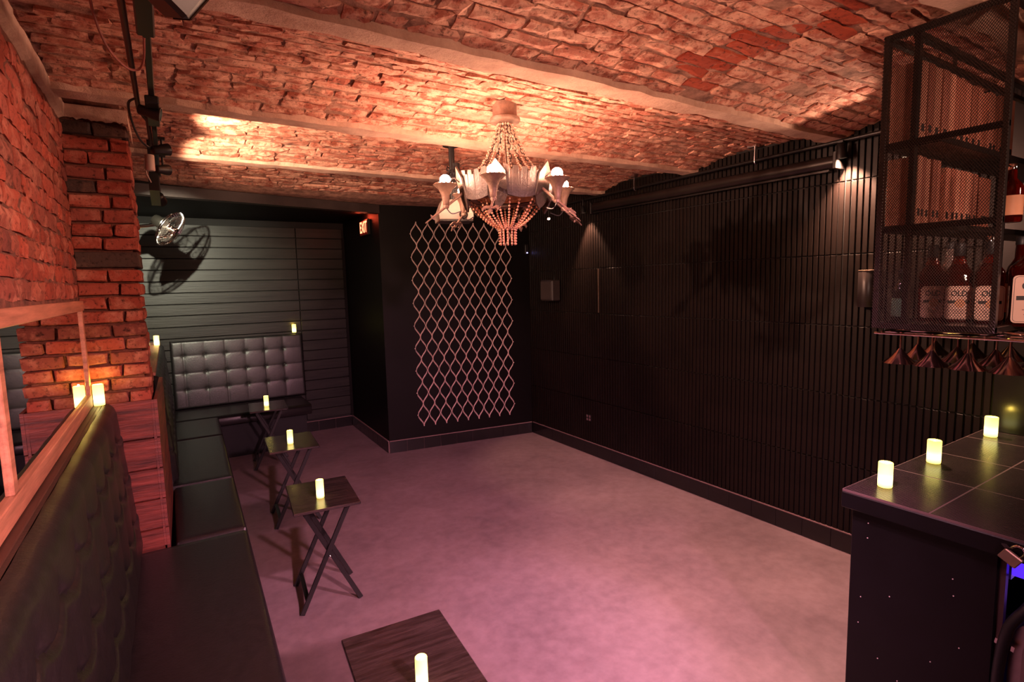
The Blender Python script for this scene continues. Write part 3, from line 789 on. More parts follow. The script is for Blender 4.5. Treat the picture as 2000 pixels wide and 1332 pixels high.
b = MB(); b.tube([CC+Vector((0, 0, 2.66)), CC+Vector((0, 0, 2.29))], .005, 8); b.lathe([(.16, 2.262), (.195, 2.262), (.195, 2.268), (.16, 2.268)], 24, Matrix.Translation(CC), False); b.build('center_rod', M_BRONZE, ch)

# ------------------------------------------------------------------ projector on a ceiling pole
pj = thing('ceiling_projector', 'pale projector hanging on a ceiling pole behind the chandelier', 'projector', (1.61, 3.24, 2.2))
PC = Vector((1.61, 3.24, 0)); zt = zvault(3.24)
b = MB(); b.lathe([(.055, zt-.022), (.058, zt-.012), (.04, zt-.006), (.02, zt+.01)], 24, Matrix.Translation(PC)); b.build('ceiling_flange', M_BMET, pj)
b = MB(); b.lathe([(.019, 2.34), (.019, zt-.015)], 14, Matrix.Translation(PC)); b.lathe([(.028, 2.40), (.028, 2.60)], 14, Matrix.Translation(PC+Vector((.022, -.008, 0)))); b.build('pole', M_BMET, pj)
r = random.Random(4); b = MB()
for k in range(7):
    z = 2.42+.025*k; b.tube([PC+Vector((.034*math.cos(a), .034*math.sin(a), z+r.uniform(-.02, .02))) for a in [j*PI/5+k for j in range(10)]], .004, 5, True)
tag(b.build('cable_bundle', M_RUBBER, pj), kind='stuff')
b = MB(); v0 = [(-.11, -.12), (.11, -.12), (.11, .13), (-.11, .13)]
rt = Matrix.Rotation(-YAW+.25, 3, 'Z')
top = [rt @ Vector((x*.72, y*.7, 2.36)) for x, y in v0]; mid = [rt @ Vector((x, y, 2.275)) for x, y in v0]; bot = [rt @ Vector((x*.96, y*.96, 2.232)) for x, y in v0]
vs = [PC+q for q in bot+mid+top]
b.add(vs, [(3, 2, 1, 0), (8, 9, 10, 11)]+[(i+4*j, (i+1) % 4+4*j, (i+1) % 4+4*j+4, i+4*j+4) for j in (0, 1) for i in range(4)]); b.build('housing', M_WHITE, pj)
q = MB(); q.lathe([(.024, 0), (.028, .012), (.022, .02), (.018, .012)], 18, zframe(PC+rt @ Vector((.045, -.115, 2.262)), rt @ Vector((0, -1, 0)))); q.build('lens', M_BMET, pj)
q = MB(); q.bar(PC+rt @ Vector((-.105, -.05, 2.228)), PC+rt @ Vector((.105, -.05, 2.228)), .16, .012); q.build('underside', M_BMET, pj)
q = MB(); q.bar(PC+Vector((0, 0, 2.355)), PC+Vector((.09, -.05, 2.465)), .012, .03); q.bar(PC+Vector((.02, 0, 2.47)), PC+Vector((.12, -.06, 2.47)), .03, .03); q.build('bracket', M_BMET, pj)

# ------------------------------------------------------------------ track spotlights
def track_spot(loc, aim, label, color, energy, angle, length=.09, r=.033, lens=M_LENS, blend=.5, stem=.07, group=None, stem_dir=(0, 0, 1), lr=0):
    loc = Vector(loc); d = (Vector(aim)-loc).normalized()
    t = thing('track_spotlight', label, 'spotlight', loc, group)
    b = MB(); b.lathe([(r*.55, -length*.6), (r*.7, -length*.55), (r*.75, -length*.15), (r*.9, 0), (r, length*.4), (r*.92, length*.4), (r*.85, length*.02), (1e-4, length*.0)], 20, zframe(loc, d)); b.build('barrel', M_BMET, t)
    b = MB(); b.lathe([(1e-4, length*.01), (r*.74, length*.02), (r*.74, length*.05), (1e-4, length*.07)], 16, zframe(loc, d)); b.build('lens', lens, t)
    sd = Vector(stem_dir).normalized()
    b = MB(); b.tube([loc, loc+sd*stem], .006, 8); b.bar(loc+sd*(stem-.012), loc+sd*stem, .03, .03); b.build('stem', M_BMET, t)
    if energy: spot(loc+d*(length*.42), aim, color, energy, angle, blend, lr or r*.7)
    return t
WARM = (1, .55, .36)
SG = 'track spotlights along the slat wall'
track_spot((3.57, 1.82, 2.575), (3.66, 1.78, 1.6), 'lit black spotlight above slats nearest the caged shelf', WARM, 120, 100, group=SG)
track_spot((3.50, 1.42, 2.44), (2.5, 1.75, 2.74), 'black track spotlight behind the cage washing the right ceiling bay', (1, .6, .42), 13, 62, length=.08, r=.03, stem=zvault(1.42)-2.436)
track_spot((3.57, 4.29, 2.535), (3.66, 4.22, 1.6), 'lit spotlight at far end of the screen case', WARM, 40, 70, length=.07, r=.027, group=SG, stem=.11)
track_spot((3.57, 4.87, 2.515), (0, 0, 1.9), 'tiny glaring spotlight seen beside the chandelier arm', WARM, 0, 60, length=.045, r=.016, lens=M_STAR, group=SG, stem=.13)
LG = 'track spotlights on the left ceiling track'
track_spot((.03, 3.30, 2.53), (.9, 3.72, 2.74), 'upper black track spotlight washing the brick ceiling', (1, .64, .43), 40, 85, length=.08, r=.03, blend=.6, group=LG, stem=.06)
track_spot((.03, 3.66, 2.50), (1.2, 4.75, 2.70), 'middle black track spotlight beside the white cylinder', (1, .64, .43), 24, 80, length=.08, r=.03, group=LG, stem=.08)
track_spot((.005, 4.33, 2.432), (.2, 7.15, 1.75), 'lowest black track spotlight throwing the fan shadow', (1, .95, .70), 185, 58, length=.10, r=.036, blend=1, group=LG, stem=.16, lr=.006)
track_spot((0.0, 2.72, 2.55), (3.67, 2.2, 1.75), 'black track spotlight pointed across the room at slats', (1, .52, .36), 120, 50, length=.08, r=.028, group=LG, stem=.04)
# left ceiling track, second rail, junction box
tr = thing('light_track', 'twin dark light track rails under the left brick ceiling', 'track', (0, 2.6, 2.6))
q = MB(); q.box((-.006, .9, 2.588), (.016, 4.35, 2.612), .003); q.build('track_rail', M_BMET, tr)
q = MB(); q.tube([(-.048, .9, 2.605), (-.046, 2.9, 2.605), (-.018, 3.05, 2.60), (-.012, 4.3, 2.60)], .0095, 10); q.build('conduit', plain('rust_conduit', (.05, .018, .014), .45), tr)
q = MB(); q.box((-.02, 1.70, 2.565), (.026, 1.98, 2.59), .004); q.build('feed_box', M_BMET, tr)
q = MB(); q.box((-.02, 2.62, 2.56), (.028, 2.98, 2.59), .004); q.build('joint_box', M_BMET, tr)
for y in (1.5, 2.3, 3.15, 4.0):
    q = MB(); q.box((-.002, y-.008, 2.605), (.012, y+.008, zvault(y)+.004)); q.build('hanger', M_BMET, tr)
q = MB(); q.bar((-.02, 4.28, 2.40), (-.02, 4.28, 2.60), .04, .05); q.bar((-.02, 3.8, 2.44), (-.02, 4.3, 2.42), .05, .07); q.build('end_bracket', M_BMET, tr)
wr = thing('loose_cable', 'thin looping rust coloured wire hanging beside the ceiling track', 'cable', (-.1, 1.95, 2.6))
q = MB(); q.tube(smooth([(-.10, 1.75, 2.67), (-.115, 1.88, 2.64), (-.118, 2.0, 2.61), (-.10, 2.14, 2.575), (-.06, 2.25, 2.56), (-.025, 2.27, 2.565), (-.008, 2.2, 2.58), (-.002, 2.05, 2.59)]), .004, 6); q.build('wire', plain('rust_wire', (.22, .06, .045), .5), wr)
wr2 = thing('loose_cable', 'black cable drooping past the pillar corner to the track', 'cable', (-.07, 3.0, 2.55))
q = MB(); q.tube(smooth([(-.05, 2.72, 2.60), (-.078, 2.78, 2.59), (-.075, 2.95, 2.56), (-.055, 3.15, 2.535), (-.02, 3.28, 2.53), (.01, 3.3, 2.535)]), .005, 6); q.build('wire', M_RUBBER, wr2)
cy = thing('white_cylinder', 'short white cylindrical can clipped below the ceiling track', 'canister', (-.025, 3.5, 2.44))
q = MB(); q.lathe([(.019, 2.445), (.021, 2.448), (.021, 2.522), (.018, 2.525)], 18, Matrix.Translation((-.027, 3.42, 0))); q.build('can', M_WHITE, cy)
q = MB(); q.box((-.034, 3.412, 2.525), (-.02, 3.428, 2.60)); q.build('clip', M_BMET, cy)
q = MB(); q.tube([(-.05, 3.42, 2.50), (-.052, 3.42, 2.47), (-.045, 3.45, 2.43), (-.03, 3.5, 2.40)], .003, 5); q.build('wire', M_WHITE, cy)
hs = thing('ceiling_speaker', 'dark angular speaker hanging from the ceiling at top edge', 'speaker', (.075, 1.62, 2.5))
mt = Matrix.Translation((.078, 1.56, 2.545)) @ Matrix.Rotation(.5, 4, 'Z') @ Matrix.Rotation(.55, 4, 'Y') @ Matrix.Rotation(.4, 4, 'X')
q = MB(); q.box((-.045, -.07, -.07), (.045, .07, .07), .01, mt); q.build('cabinet', M_BMET, hs)
q = MB(); q.box((.0455, -.06, -.06), (.051, .06, .06), .004, mt); q.build('grille_cloth', plain('brown_grille_cloth', (.022, .010, .006), .9, spec=.1), hs)
q = MB(); q.bar((.078, 1.56, 2.58), (.078, 1.56, zvault(1.56)), .02, .03); q.build('mount', M_BMET, hs)

# ------------------------------------------------------------------ wall fan
FC = Vector((.058, 5.30, 2.335)); FA = Vector((.74, -.36, -.57)).normalized()
fan = thing('wall_fan', 'chrome wall fan jutting out from behind the brick pillar', 'fan', FC)
FM = zframe(FC, FA); R_ = .158
def fp(r, a, z): return FM @ Vector((r*math.cos(a), r*math.sin(a), z))
cg = MB()
for r_, z_ in ((R_, 0), (.128, .026), (.09, .036), (.05, .042), (.128, -.03), (.09, -.042), (.05, -.048)):
    cg.tube([fp(r_, 2*PI*k/36, z_) for k in range(36)], .0032 if r_ == R_ else .0014, 6, True)
cage = cg.build('wire_cage', M_CHROME, fan)
cg = MB()
for k in range(40):
    a = 2*PI*k/40
    for s in (1, -1): cg.tube([fp(.03, a, .044*s), fp(.09, a+.12, .038*s), fp(.13, a+.2, .027*s), fp(R_, a+.25, 0)], .0011, 4)
tag(cg.build('cage_spokes', M_CHROME, fan), kind='stuff')
for k in range(3):
    a0 = 2*PI*k/3+.4; q = MB(); vs = []
    for i in range(7):
        rr = .03+.105*i/6; wd = .35+.45*math.sin(PI*min(1, i/6*.9))
        vs += [fp(rr, a0-wd, -.013), fp(rr, a0, 0), fp(rr, a0+wd, .013)]
    q.add(vs, [(i*3+j, i*3+j+1, i*3+j+4, i*3+j+3) for i in range(6) for j in (0, 1)], True)
    q.build('blade', plain('fan_blade', (.12, .10, .09), .3, metal=.6), fan)
q = MB(); q.lathe([(.02, -.15), (.040, -.145), (.047, -.125), (.047, -.07), (.035, -.05), (.02, -.045)], 20, FM); q.build('motor', plain('gunmetal', (.008, .007, .006), .22, spec=.25), fan)
q = MB(); q.lathe([(1e-4, -.04), (.03, -.03), (.032, .046), (.02, .055), (1e-4, .058)], 18, FM); q.build('hub', M_CHROME, fan)
p1 = FM @ Vector((0, 0, -.12))
q = MB(); q.tube([p1+Vector((0, 0, -.03)), p1+Vector((-.06, .02, -.04)), Vector((XL+.01, 5.42, 2.33))], .014, 10)
q.lathe([(.05, 0), (.05, .02)], 18, zframe((XL+.001, 5.42, 2.33), (1, 0, 0))); q.build('wall_bracket', M_CHROME, fan)

# ------------------------------------------------------------------ exit sign, wall fixtures
ex = thing('exit_sign', 'small red glowing EXIT sign on the alcove side of the column', 'sign', (1.925, 6.09, 2.48))
q = MB(); q.box((1.905, 5.945, 2.395), (1.934, 6.24, 2.568), .004); q.build('housing', M_BMET, ex)
q = MB(); q.box((1.902, 5.955, 2.405), (1.9055, 6.23, 2.558)); q.build('face', M_EXITBG, ex)
o = lettering('EXIT', .172, M_EXIT, ex, (1.9005, 6.094, 2.482), (0, -1, 0), (0, 0, 1), .0006, .003, .72)
point((1.86, 6.1, 2.60), (1, .08, .03), .7, .04)
sc_ = thing('projector_screen', 'long black retracted projector screen case hung along slat wall', 'screen', (3.6, 3.0, 2.53))
q = MB(); q.tube([(3.605, 1.86, 2.532), (3.605, 4.16, 2.55)], .042, 14); q.build('roller_case', plain('satin_black_case', (.014, .010, .009), .3), sc_)
for y in (1.852, 4.168):
    q = MB(); q.box((3.555, y-.012, 2.483), (3.662, y+.012, 2.59), .004); q.build('end_cap', M_BMET, sc_)
q = MB(); q.bar((3.595, 1.9, 2.482), (3.595, 4.15, 2.495), .016, .012); q.build('bottom_bar', M_BMET, sc_)
hp = thing('hung_pipe', 'slim black pipe hung from ceiling hooks above the screen case', 'pipe', (3.6, 3.0, 2.645))
q = MB(); q.tube([(3.60, 1.40, 2.652), (3.60, 5.0, 2.640)], .013, 8); q.build('pipe', M_BMET, hp)
for y in (2.42, 3.60):
    q = MB(); q.tube(smooth([(3.588, y, zvault(y)+.01), (3.586, y, 2.65), (3.590, y, 2.630), (3.602, y, 2.622), (3.615, y, 2.632), (3.616, y, 2.66)]), .004, 6)
    q.box((3.57, y-.02, zvault(y)-.02), (3.61, y+.05, zvault(y)+.006)); q.build('hook', M_STEEL, hp)
sp_ = thing('wall_speaker', 'small dark grey box speaker on the far slat wall', 'speaker', (3.6, 4.88, 1.73))
q = MB(); q.box((3.53, 4.775, 1.622), (3.645, 5.0, 1.852), .012); q.build('cabinet', plain('speaker_grey', (.035, .026, .024), .5), sp_)
q = MB(); q.box((3.524, 4.79, 1.64), (3.531, 4.985, 1.835), .002); q.build('grille', plain('speaker_mesh', (.05, .036, .034), .6), sp_)
q = MB(); q.box((3.64, 4.86, 1.70), (3.668, 4.92, 1.78)); q.build('wall_plate', M_BMET, sp_)
q = MB(); q.tube([(3.655, 4.90, 1.85), (3.66, 4.905, 1.90), (3.662, 4.90, 1.96)], .004, 5); q.build('cable', M_RUBBER, sp_)
sc2 = thing('wall_sconce', 'black half-cylinder sconce on slats beside the caged shelf', 'sconce', (3.6, 1.655, 1.74))
q = MB(); q.lathe([(.048, 1.628), (.05, 1.632), (.05, 1.842), (.047, 1.846)], 20, Matrix.Translation((3.606, 1.655, 0))); q.build('shade', plain('sconce_black', (.022, .016, .016), .35), sc2)
q = MB(); q.lathe([(.0475, 1.846), (.051, 1.847), (.051, 1.851), (.0475, 1.852)], 20, Matrix.Translation((3.606, 1.655, 0))); q.build('top_rim', M_BRASS, sc2)
q = MB(); q.box((3.64, 1.62, 1.66), (3.668, 1.69, 1.80)); q.build('wall_plate', M_BMET, sc2)
ou = thing('power_outlet', 'black double power outlet low on the slat wall', 'outlet', (3.657, 4.33, .4))
q = MB(); q.box((3.651, 4.292, .362), (3.662, 4.372, .432), .002); q.build('cover_plate', M_BARPAN, ou)
for y in (4.312, 4.352):
    for z in (.378, .412):
        q = MB(); q.box((3.649, y-.012, z-.012), (3.6515, y+.012, z+.012), .001); s_ = q.build('socket', M_WHITE if 0 else plain('socket_grey', (.20, .13, .13), .4), ou)
        for dy in (-.005, .005):
            q = MB(); q.box((3.6484, y+dy-.0012, z-.004), (3.6492, y+dy+.0012, z+.006)); q.build('slot', M_DARK, s_)
lb = thing('sensor_box', 'tiny black box with a blue light in the far corner', 'sensor', CA+CU*1.71+Vector((0, 0, 2.22)))
mt = frame(CA+CU*1.705+CN*.02+Vector((0, 0, 2.22)), CU, (0, 0, 1))
q = MB(); q.box((-.022, -.055, -.025), (.022, .055, .02), .004, mt); q.build('casing', M_BMET, lb)
q = MB(); q.ball(mt @ Vector((0, -.042, .022)), .006, 8, 6); q.build('led', M_LED, lb)

# ------------------------------------------------------------------ bar
bar = thing('bar_counter', 'black bar counter with ribbed tile top and plain end panel', 'bar', (2.9, .8, 0))
q = MB(); q.box((2.205, .20, .905), (XR-.02, 1.075, .970), .004); q.build('counter_slab', M_BARPAN, bar)
q = MB(); q.box((2.2095, .202, .955), (XR-.022, 1.0725, .9785)); q.build('grout_bed', plain('bar_grout', (.12, .075, .078), .55), bar)
def rib_tile(x0, x1, y0, y1):
    b = MB(); n = max(4, int((x1-x0)/.0118)); st = (x1-x0)/n
    b.box((x0, y0, .962), (x1, y1, .9765))
    for k in range(n): b.box((x0+k*st+.0015, y0, .9765), (x0+(k+1)*st-.0025, y1, .9795))
    return b
xs = [2.2085, 2.62, 3.025, 3.43, 3.646]; ys = [1.072, .781, .49, .21]
for x0, x1 in zip(xs[:-1], xs[1:]):
    for y1, y0 in zip(ys[:-1], ys[1:]): rib_tile(x0+.003, x1-.003, y0+.003, y1-.003).build('tile', plain('ribbed_bar_tile', (.018, .013, .014), .25), bar)
q = MB(); q.box((2.235, .592, 0), (2.26, 1.045, .906), .003); o = q.build('end_panel', M_BARPAN, bar)
r = random.Random(11); sm = MB(); sm.ball((0, 0, 0), .0026, 6, 4); me = sm.mesh('nail', plain('nail_head', (.5, .4, .4), .4))
for (y, z) in ((.985, .86), (.985, .80), (.71, .76), (.705, .70), (.90, .60), (1.0, .55), (1.005, .44), (.76, .42), (.75, .30), (.86, .28), (.93, .33), (.68, .52)):
    put('nail', me, o, (2.2345, y, z))
q = MB(); q.box((2.26, 1.02, 0), (XR-.02, 1.045, .906)); q.build('front_panel', M_BARPAN, bar)
q = MB(); q.box((2.25, .575, 0), (2.275, .592, .906)); q.build('edge_post', plain('warm_edge_post', (.10, .06, .06), .3, metal=.5), bar)
pl = thing('padlock', 'open brass padlock hanging by its shackle under the bar edge', 'padlock', (2.19, .553, .9))
mt = frame((2.190, .553, .918), (0, -.82, -.5), (0, -.5, .85))
q = MB(); q.box((-.026, -.018, -.008), (.026, .020, .008), .003, mt); q.build('body', M_BRASS, pl)
q = MB(); q.tube([mt @ Vector(p) for p in ((.016, .02, 0), (.016, .036, 0), (.012, .047, 0), (0, .053, 0), (-.012, .047, 0), (-.017, .036, 0), (-.017, .028, 0))], .0042, 8); q.build('shackle', M_CHROME, pl)
q = MB(); q.bar((2.2045, .575, .952), (2.186, .56, .950), .012, .004); q.build('hasp', M_STEEL, pl)
# under-bar equipment on the server's side
vs_ = thing('light_strip', 'violet glowing strip light under the bar counter', 'light', (2.5, .5, .87))
q = MB(); q.box((2.30, .50, .815), (2.95, .575, .885), .004); q.build('diffuser', M_PURPLE, vs_)
q = MB(); q.box((2.30, .575, .80), (2.95, .59, .90)); q.build('back_channel', M_STEEL, vs_)
point((2.5, .42, .78), (.3, .15, 1), .9, .03)
ck = thing('steel_cooler', 'round-shouldered steel cooler standing under the bar', 'cooler', (2.5, .45, 0))
b = MB(); pts = []
for k in range(9): a = PI/2*k/8; pts.append((2.262+.09*(1-math.sin(a)), .66+.09*math.cos(a)*1.0))
prof = [(.56, 0), (.56, .60)]+[(.56-.10*(1-math.cos(a)), .60+.10*math.sin(a)) for a in [PI/2*k/8 for k in range(1, 9)]]+[(.2, .70), (.2, 0)]
mt = Matrix(((0, 0, 1, 2.55), (1, 0, 0, 0), (0, 1, 0, 0), (0, 0, 0, 1)))
b.prism(prof, .56, mt); b.build('body', M_STEEL, ck)
b = MB(); prof2 = [(.525, .03), (.525, .58)]+[(.525-.09*(1-math.cos(a)), .58+.09*math.sin(a)) for a in [PI/2*k/8 for k in range(1, 9)]]+[(.21, .67), (.21, .03)]
mt = Matrix(((0, 0, 1, 2.268), (1, 0, 0, 0), (0, 1, 0, 0), (0, 0, 0, 1))); b.prism(prof2, .012, mt); b.build('side_panel', plain('dull_pink_steel', (.36, .27, .27), .45, metal=.6), ck)
q = MB(); q.bar((2.25, .59, .60), (2.25, .54, .592), .014, .018); q.build('hinge', M_CHROME, ck)
hoz = thing('drain_hose', 'thick black hose curving down beside the steel cooler', 'hose', (2.23, .56, .4))
q = MB(); q.tube(smooth([(2.30, .50, .79), (2.262, .52, .74), (2.236, .556, .66), (2.232, .572, .52), (2.232, .572, .38), (2.236, .555, .24), (2.25, .52, .14), (2.29, .47, .06), (2.34, .42, .018)]), .016, 12); q.build('hose', M_RUBBER, hoz)

# ------------------------------------------------------------------ caged shelf over the bar
SX, SY0, SY1, SB, ST = 2.2, .63, .985, 1.628, 2.645
sh = thing('caged_shelf', 'black steel shelf with expanded mesh end hanging over the bar', 'shelf', (2.9, .8, SB))
def sbar(a, b_, w_=.02, h_=.02, name='post'): q = MB(); q.bar(a, b_, w_, h_, (0, 0, 1) if abs(a[2]-b_[2]) < .1 else (1, 0, 0), .0015); return q.build(name, M_CAGE, sh)
XE = XR-.03
for (x, y) in ((SX, SY1-.01), (SX, SY0+.008), (SX+.006, .885), (2.95, SY1-.01), (2.95, SY0+.008)): sbar((x, y, SB), (x, y, ST if y > .7 else ST+.02), .016 if y < .7 else .018, .022)
for z in (SB+.008, ST-.008):
    sbar((SX, SY0, z), (SX, SY1, z), name='end_rail'); sbar((SX, SY1-.01, z), (XE, SY1-.01, z), name='long_rail'); sbar((SX, SY0+.01, z), (XE, SY0+.01, z), name='long_rail')
sbar((SX+.03, .90, ST-.012), (XE, .90, ST-.012), .025, .02, 'long_rail')
for z in (2.27, 1.982):
    sbar((SX, SY0, z), (SX, SY1, z), .014, .02, 'end_rail')
    q = MB(); q.box((SX+.012, SY0+.18, z-.012), (XE, SY1-.005, z+.01), .002); q.build('shelf_board', M_CAGE, sh)
q = MB(); q.box((SX+.012, SY0+.005, SB-.004), (XE, SY1-.005, SB+.012), .002); q.build('shelf_board', M_CAGE, sh)
for (x, y) in ((2.75, SY1-.012), (2.75, SY0+.01), (3.5, SY1-.012)): q = MB(); q.bar((x, y, ST), (x, y, zvault(y)+.02), .012, .012); q.build('hanger', M_CAGE, sh)
# expanded metal mesh on the end: staggered wavy strands
vs = []; fs = []; nz = 185; ny = 44; cw = (SY1-SY0)/ny; chh = (ST-SB)/nz
ycs = np.linspace(SY0, SY1, ny*2+1)
for i in range(nz):
    zc = SB+(i+.5)*chh; base = len(vs)
    for j, y in enumerate(ycs):
        s = 1 if (j+i) % 2 else -1; z = zc+s*chh*.46; x = SX-.011
        vs += [(x+.0008, y, z-.0013), (x-.0024, y, z-.0005), (x-.0014, y, z+.0010), (x+.0010, y, z+.0006)]
    for j in range(len(ycs)-1):
        q = base+j*4
        for k in range(4): fs.append((q+k, q+(k+1) % 4, q+4+(k+1) % 4, q+4+k))
b = MB(); b.add(vs, fs, False); tag(b.build('wire_mesh', M_WIRE, sh, fix=False), kind='stuff')
# binders on the two upper shelves (rows along the bar)
def book(x, w_, z, h, d, mat, label, grp):
    t = thing('book', label, 'book', (x+w_/2, .93, z), grp); y0 = .970-d
    q = MB(); q.box((x+.001, y0, z), (x+w_-.001, y0+.006, z+h), .0015); q.build('spine', mat, t)
    for a in (x+.001, x+w_-.004): q = MB(); q.box((a, y0+.004, z), (a+.003, .970, z+h)); q.build('cover', mat, t)
    q = MB(); q.box((x+.004, y0+.006, z+.003), (x+w_-.004, .966, z+h-.004)); q.build('pages', M_LABEL, t)
    q = MB(); q.box((x+w_*.3, y0-.0012, z+.03), (x+w_*.72, y0+.001, z+.055)); q.build('spine_mark', M_INK, t)
r = random.Random(21)
ORD = 'first second third fourth fifth sixth seventh eighth ninth tenth eleventh twelfth thirteenth fourteenth fifteenth sixteenth'.split()
def row(z, x, xs, grp, where, k=0):
    for w_, h, gap in xs:
        ki = r.randrange(3) if k else 1; k += 1; book(x, w_, z, h, .095+r.uniform(-.004, .004), M_BOOK[ki], '%s book in the row on %s, %s spine' % (ORD[k-1], where, ('rosy', 'tan', 'brick red')[ki]), grp); x += w_+gap
row(2.2805, 2.222, [(.050, .262, .002), (.047, .262, .002), (.055, .258, .002), (.055, .258, .002), (.053, .256, .002), (.052, .255, .002), (.054, .254, .002), (.05, .252, .002), (.05, .25, .002), (.04, .25, .07)]+[(.055, .25, .003)]*2+[(.05, .255, .003)]*3, 'books on the upper caged shelf', 'the upper caged shelf')
row(1.9925, 2.222, [(.036, .235, .002), (.034, .235, .002), (.036, .232, .002), (.035, .232, .002), (.03, .232, .055)]+[(.042, .215, .002)]*7+[(.12, .205, .02)], 'books on the lower caged shelf', 'the lower caged shelf')
# bottles
BG = 'labelled whiskey bottles facing the room end'
def bottle(loc, h, w_, d, lab_h, lab_w, rz, label):
    t = thing('whiskey_bottle', label, 'bottle', loc, None, 0); L = Vector(loc)
    bh = h*.60
    # body: rounded rectangle lofted into a round neck; -x is the label side
    def ring(hx, hy, p, z):
        return [L+Vector((hx*math.copysign(abs(math.cos(a))**p, math.cos(a)), hy*math.copysign(abs(math.sin(a))**p, math.sin(a)), z)) for a in [2*PI*k/28 for k in range(28)]]
    secs = [(d*.46, w_*.46, .5, 0), (d*.5, w_*.5, .5, .006), (d*.5, w_*.5, .5, bh), (d*.47, w_*.47, .55, bh+.012), (d*.36, w_*.33, .8, bh+.030), (.019, .019, 1, bh+.055), (.0155, .0155, 1, h*.86)]
    b = MB(); vs = []; fs = []
    for s in secs: vs += ring(*s)
    for i in range(len(secs)-1):
        for k in range(28): fs.append((i*28+k, i*28+(k+1) % 28, i*28+28+(k+1) % 28, i*28+28+k))
    fs.append(tuple(reversed(range(28)))); fs.append(tuple(range((len(secs)-1)*28, len(secs)*28)))
    b.add(vs, fs, True); b.build('glass_body', M_AMBER, t, sharp=60)
    b = MB(); b.lathe([(.0165, h*.845), (.0175, h*.85), (.0175, h), (.015, h+.002)], 16, Matrix.Translation(L)); b.build('cap', M_RUBBER, t)
    xf_ = L.x-d/2-.0012; zc = L.z+.012+lab_h/2
    def lbox(y0, y1, z0, z1, c, x=xf_): q = MB(); q.box((x, L.y+y0, zc+z0), (x+.0014, L.y+y1, zc+z1), c); return q
    def rr(wd, ht, rad, tck, x):
        poly = []
        for cx, cy, a0 in ((wd/2-rad, ht/2-rad, 0), (-wd/2+rad, ht/2-rad, 90), (-wd/2+rad, -ht/2+rad, 180), (wd/2-rad, -ht/2+rad, 270)):
            poly += [(cx+rad*math.cos(D(a0+a)), cy+rad*math.sin(D(a0+a))) for a in (0, 30, 60, 90)]
        q = MB(); q.prism(poly, tck, frame((x, L.y, zc), (0, -1, 0), (0, 0, 1))); return q
    lb_ = rr(lab_w, lab_h, .012, .0012, xf_).build('label', M_LABEL, t)
    rr(lab_w*.92, lab_h*.95, .010, .0006, xf_-.0007).build('label_border', M_INK, lb_); rr(lab_w*.90, lab_h*.935, .0095, .0007, xf_-.0010).build('label_face', M_LABEL, lb_)
    s = lab_h/.12
    lettering('OLD', .027*s, M_INK, lb_, (xf_-.0016, L.y, zc+lab_h*.27), (0, -1, 0), (0, 0, 1), .0002, .0008, .85)
    q = lbox(-lab_w*.40, lab_w*.40, -lab_h*.02, lab_h*.07, 0, xf_-.0018); q.build('label_band', M_INK, lb_)
    q = MB(); q.lathe([(lab_h*.13, 0), (lab_h*.13, .0012)], 20, zframe((xf_-.0018, L.y-.004, zc-lab_h*.02), (-1, 0, 0))); q.build('emblem', M_EMBLEM, lb_)
    for dz, ww in ((-.22, .5), (-.27, .36), (-.32, .42), (-.40, .3)):
        q = lbox(-lab_w*ww/2, lab_w*ww/2, lab_h*(dz-.008), lab_h*(dz+.008), 0, xf_-.0018); q.build('small_print', plain('grey_print', (.25, .14, .12), .7), lb_)
    q = lbox(-.012, .012, 0, .018, .001); 
    b = MB(); b.lathe([(.0172, h*.74), (.0172, h*.80)], 14, Matrix.Translation(L), False); b.build('neck_label', M_LABEL, t)
    t.rotation_euler = (0, 0, rz); return t
BZ = SB+.0125
bottle((2.49, .915, BZ), .285, .080, .066, .120, .072, .50, 'amber whiskey bottle deepest in the caged row, label half hidden')
bottle((2.455, .820, BZ), .285, .080, .066, .120, .078, .45, 'amber whiskey bottle second from the room end, label fully seen')
bottle((2.44, .725, BZ), .285, .080, .066, .120, .078, .40, 'amber whiskey bottle beside the near cage post, label partly cut')
bottle((2.395, .600, BZ), .31, .120, .09, .155, .105, .35, 'big amber whiskey bottle outside the mesh, cut by the right edge')
def slim(loc, h, r_, mat, labmat, label, name='liquor_bottle', cap=M_RUBBER):
    t = thing(name, label, 'bottle', loc); L = Vector(loc)
    b = MB(); b.lathe([(r_*.9, 0), (r_, .005), (r_, h*.58), (r_*.85, h*.66), (r_*.42, h*.75), (r_*.36, h*.93)], 20, Matrix.Translation(L)); b.build('glass_body', mat, t)
    b = MB(); b.lathe([(r_*.40, h*.91), (r_*.42, h*.92), (r_*.42, h), (r_*.36, h+.002)], 14, Matrix.Translation(L)); b.build('cap', cap, t)
    b = MB(); b.lathe([(r_+.0007, h*.12), (r_+.0007, h*.46)], 20, Matrix.Translation(L), False); b.build('label', labmat, t)
slim((2.31, .945, BZ), .20, .027, M_DKBOT, M_GREEN, 'small dark bottle with green label at the mesh corner')
slim((2.60, .90, BZ), .30, .036, M_CLEAR, M_LABEL, 'clear bottle standing behind the amber row, deeper position')
slim((2.57, .77, BZ), .31, .036, M_CLEAR, M_GREEN, 'clear bottle with green label behind the second amber bottle', cap=M_CHROME)
slim((2.56, .68, BZ), .30, .036, M_AMBER, M_EMBLEM, 'amber bottle with tan label behind the near amber bottle')
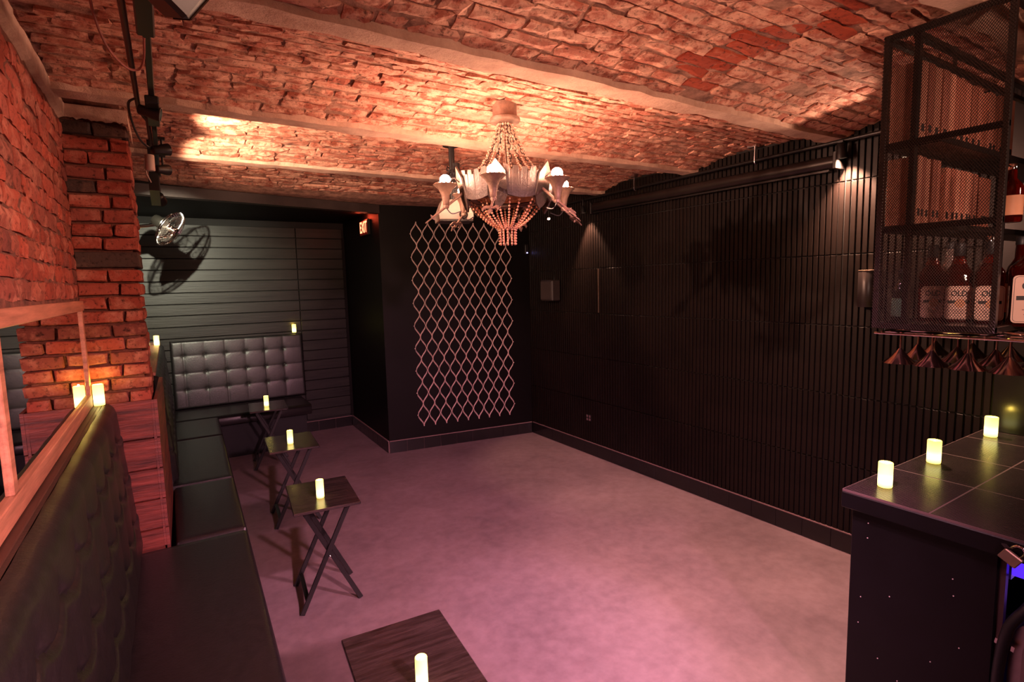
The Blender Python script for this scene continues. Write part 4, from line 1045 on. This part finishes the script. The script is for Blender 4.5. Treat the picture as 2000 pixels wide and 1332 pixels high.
slim((2.535, .71, 1.9925), .20, .034, M_AMBER, M_EMBLEM, 'short amber bottle with orange label on the lower book shelf', cap=M_CHROME)
# glass rack and hanging martini glasses
rk = thing('glass_rack', 'chrome wire glass rack slung beneath the caged shelf', 'rack', (2.4, .8, 1.6))
RX = [2.215, 2.30, 2.385, 2.47, 2.555, 2.64]
for x in RX: q = MB(); q.tube([(x, .33, 1.606), (x, .985, 1.606)], .0042, 8); q.build('rail', M_CHROME, rk)
for y in (.36, .66, .96):
    q = MB(); q.tube([(2.21, y, 1.613), (2.65, y, 1.613)], .0035, 6); q.build('cross_wire', M_CHROME, rk)
    for x in (2.24, 2.6): q = MB(); q.tube([(x, y, 1.613), (x, max(y, .64), 1.628)], .003, 5); q.build('hanger', M_CHROME, rk)
def martini(loc, label, r_=.054):
    t = thing('martini_glass', label, 'glass', loc, 'martini glasses hung upside down'); L = Vector(loc)
    b = MB(); b.lathe([(1e-4, .1185), (.028, .1175), (.030, .115), (.006, .109), (.0042, .104)], 20, Matrix.Translation(L)); b.build('foot', M_COPPER, t)
    b = MB(); b.lathe([(.0040, .106), (.0036, .08), (.0042, .052)], 10, Matrix.Translation(L)); b.build('stem', M_COPPER, t)
    b = MB(); b.lathe([(.004, .054), (.008, .049), (r_*.55, .021), (r_, 0), (r_-.0012, 0), (r_*.53, .018), (.003, .042)], 28, Matrix.Translation(L), False); b.build('bowl', M_COPPER, t)
    return t
GZ = 1.497
g0 = martini((2.2575, .915, GZ), 'inverted martini glass first from the slat-wall end, front row')
nm = ['second', 'third', 'fourth', 'fifth']
for k, y in enumerate((.817, .715, .607, .497)): copy_tree(g0, None, (2.2575, y, GZ), None, 'inverted martini glass %s from the slat-wall end, front row' % nm[k])
for k, y in enumerate((.925, .80, .69, .58, .46)): copy_tree(g0, None, (2.4275, y, GZ), None, 'inverted martini glass %s from the slat-wall end, middle row' % (['first']+nm)[k])
for k, y in enumerate((.93, .81, .70, .58, .46)): copy_tree(g0, None, (2.5975, y, GZ), None, 'inverted martini glass %s from the slat-wall end, rear row' % (['first']+nm)[k])
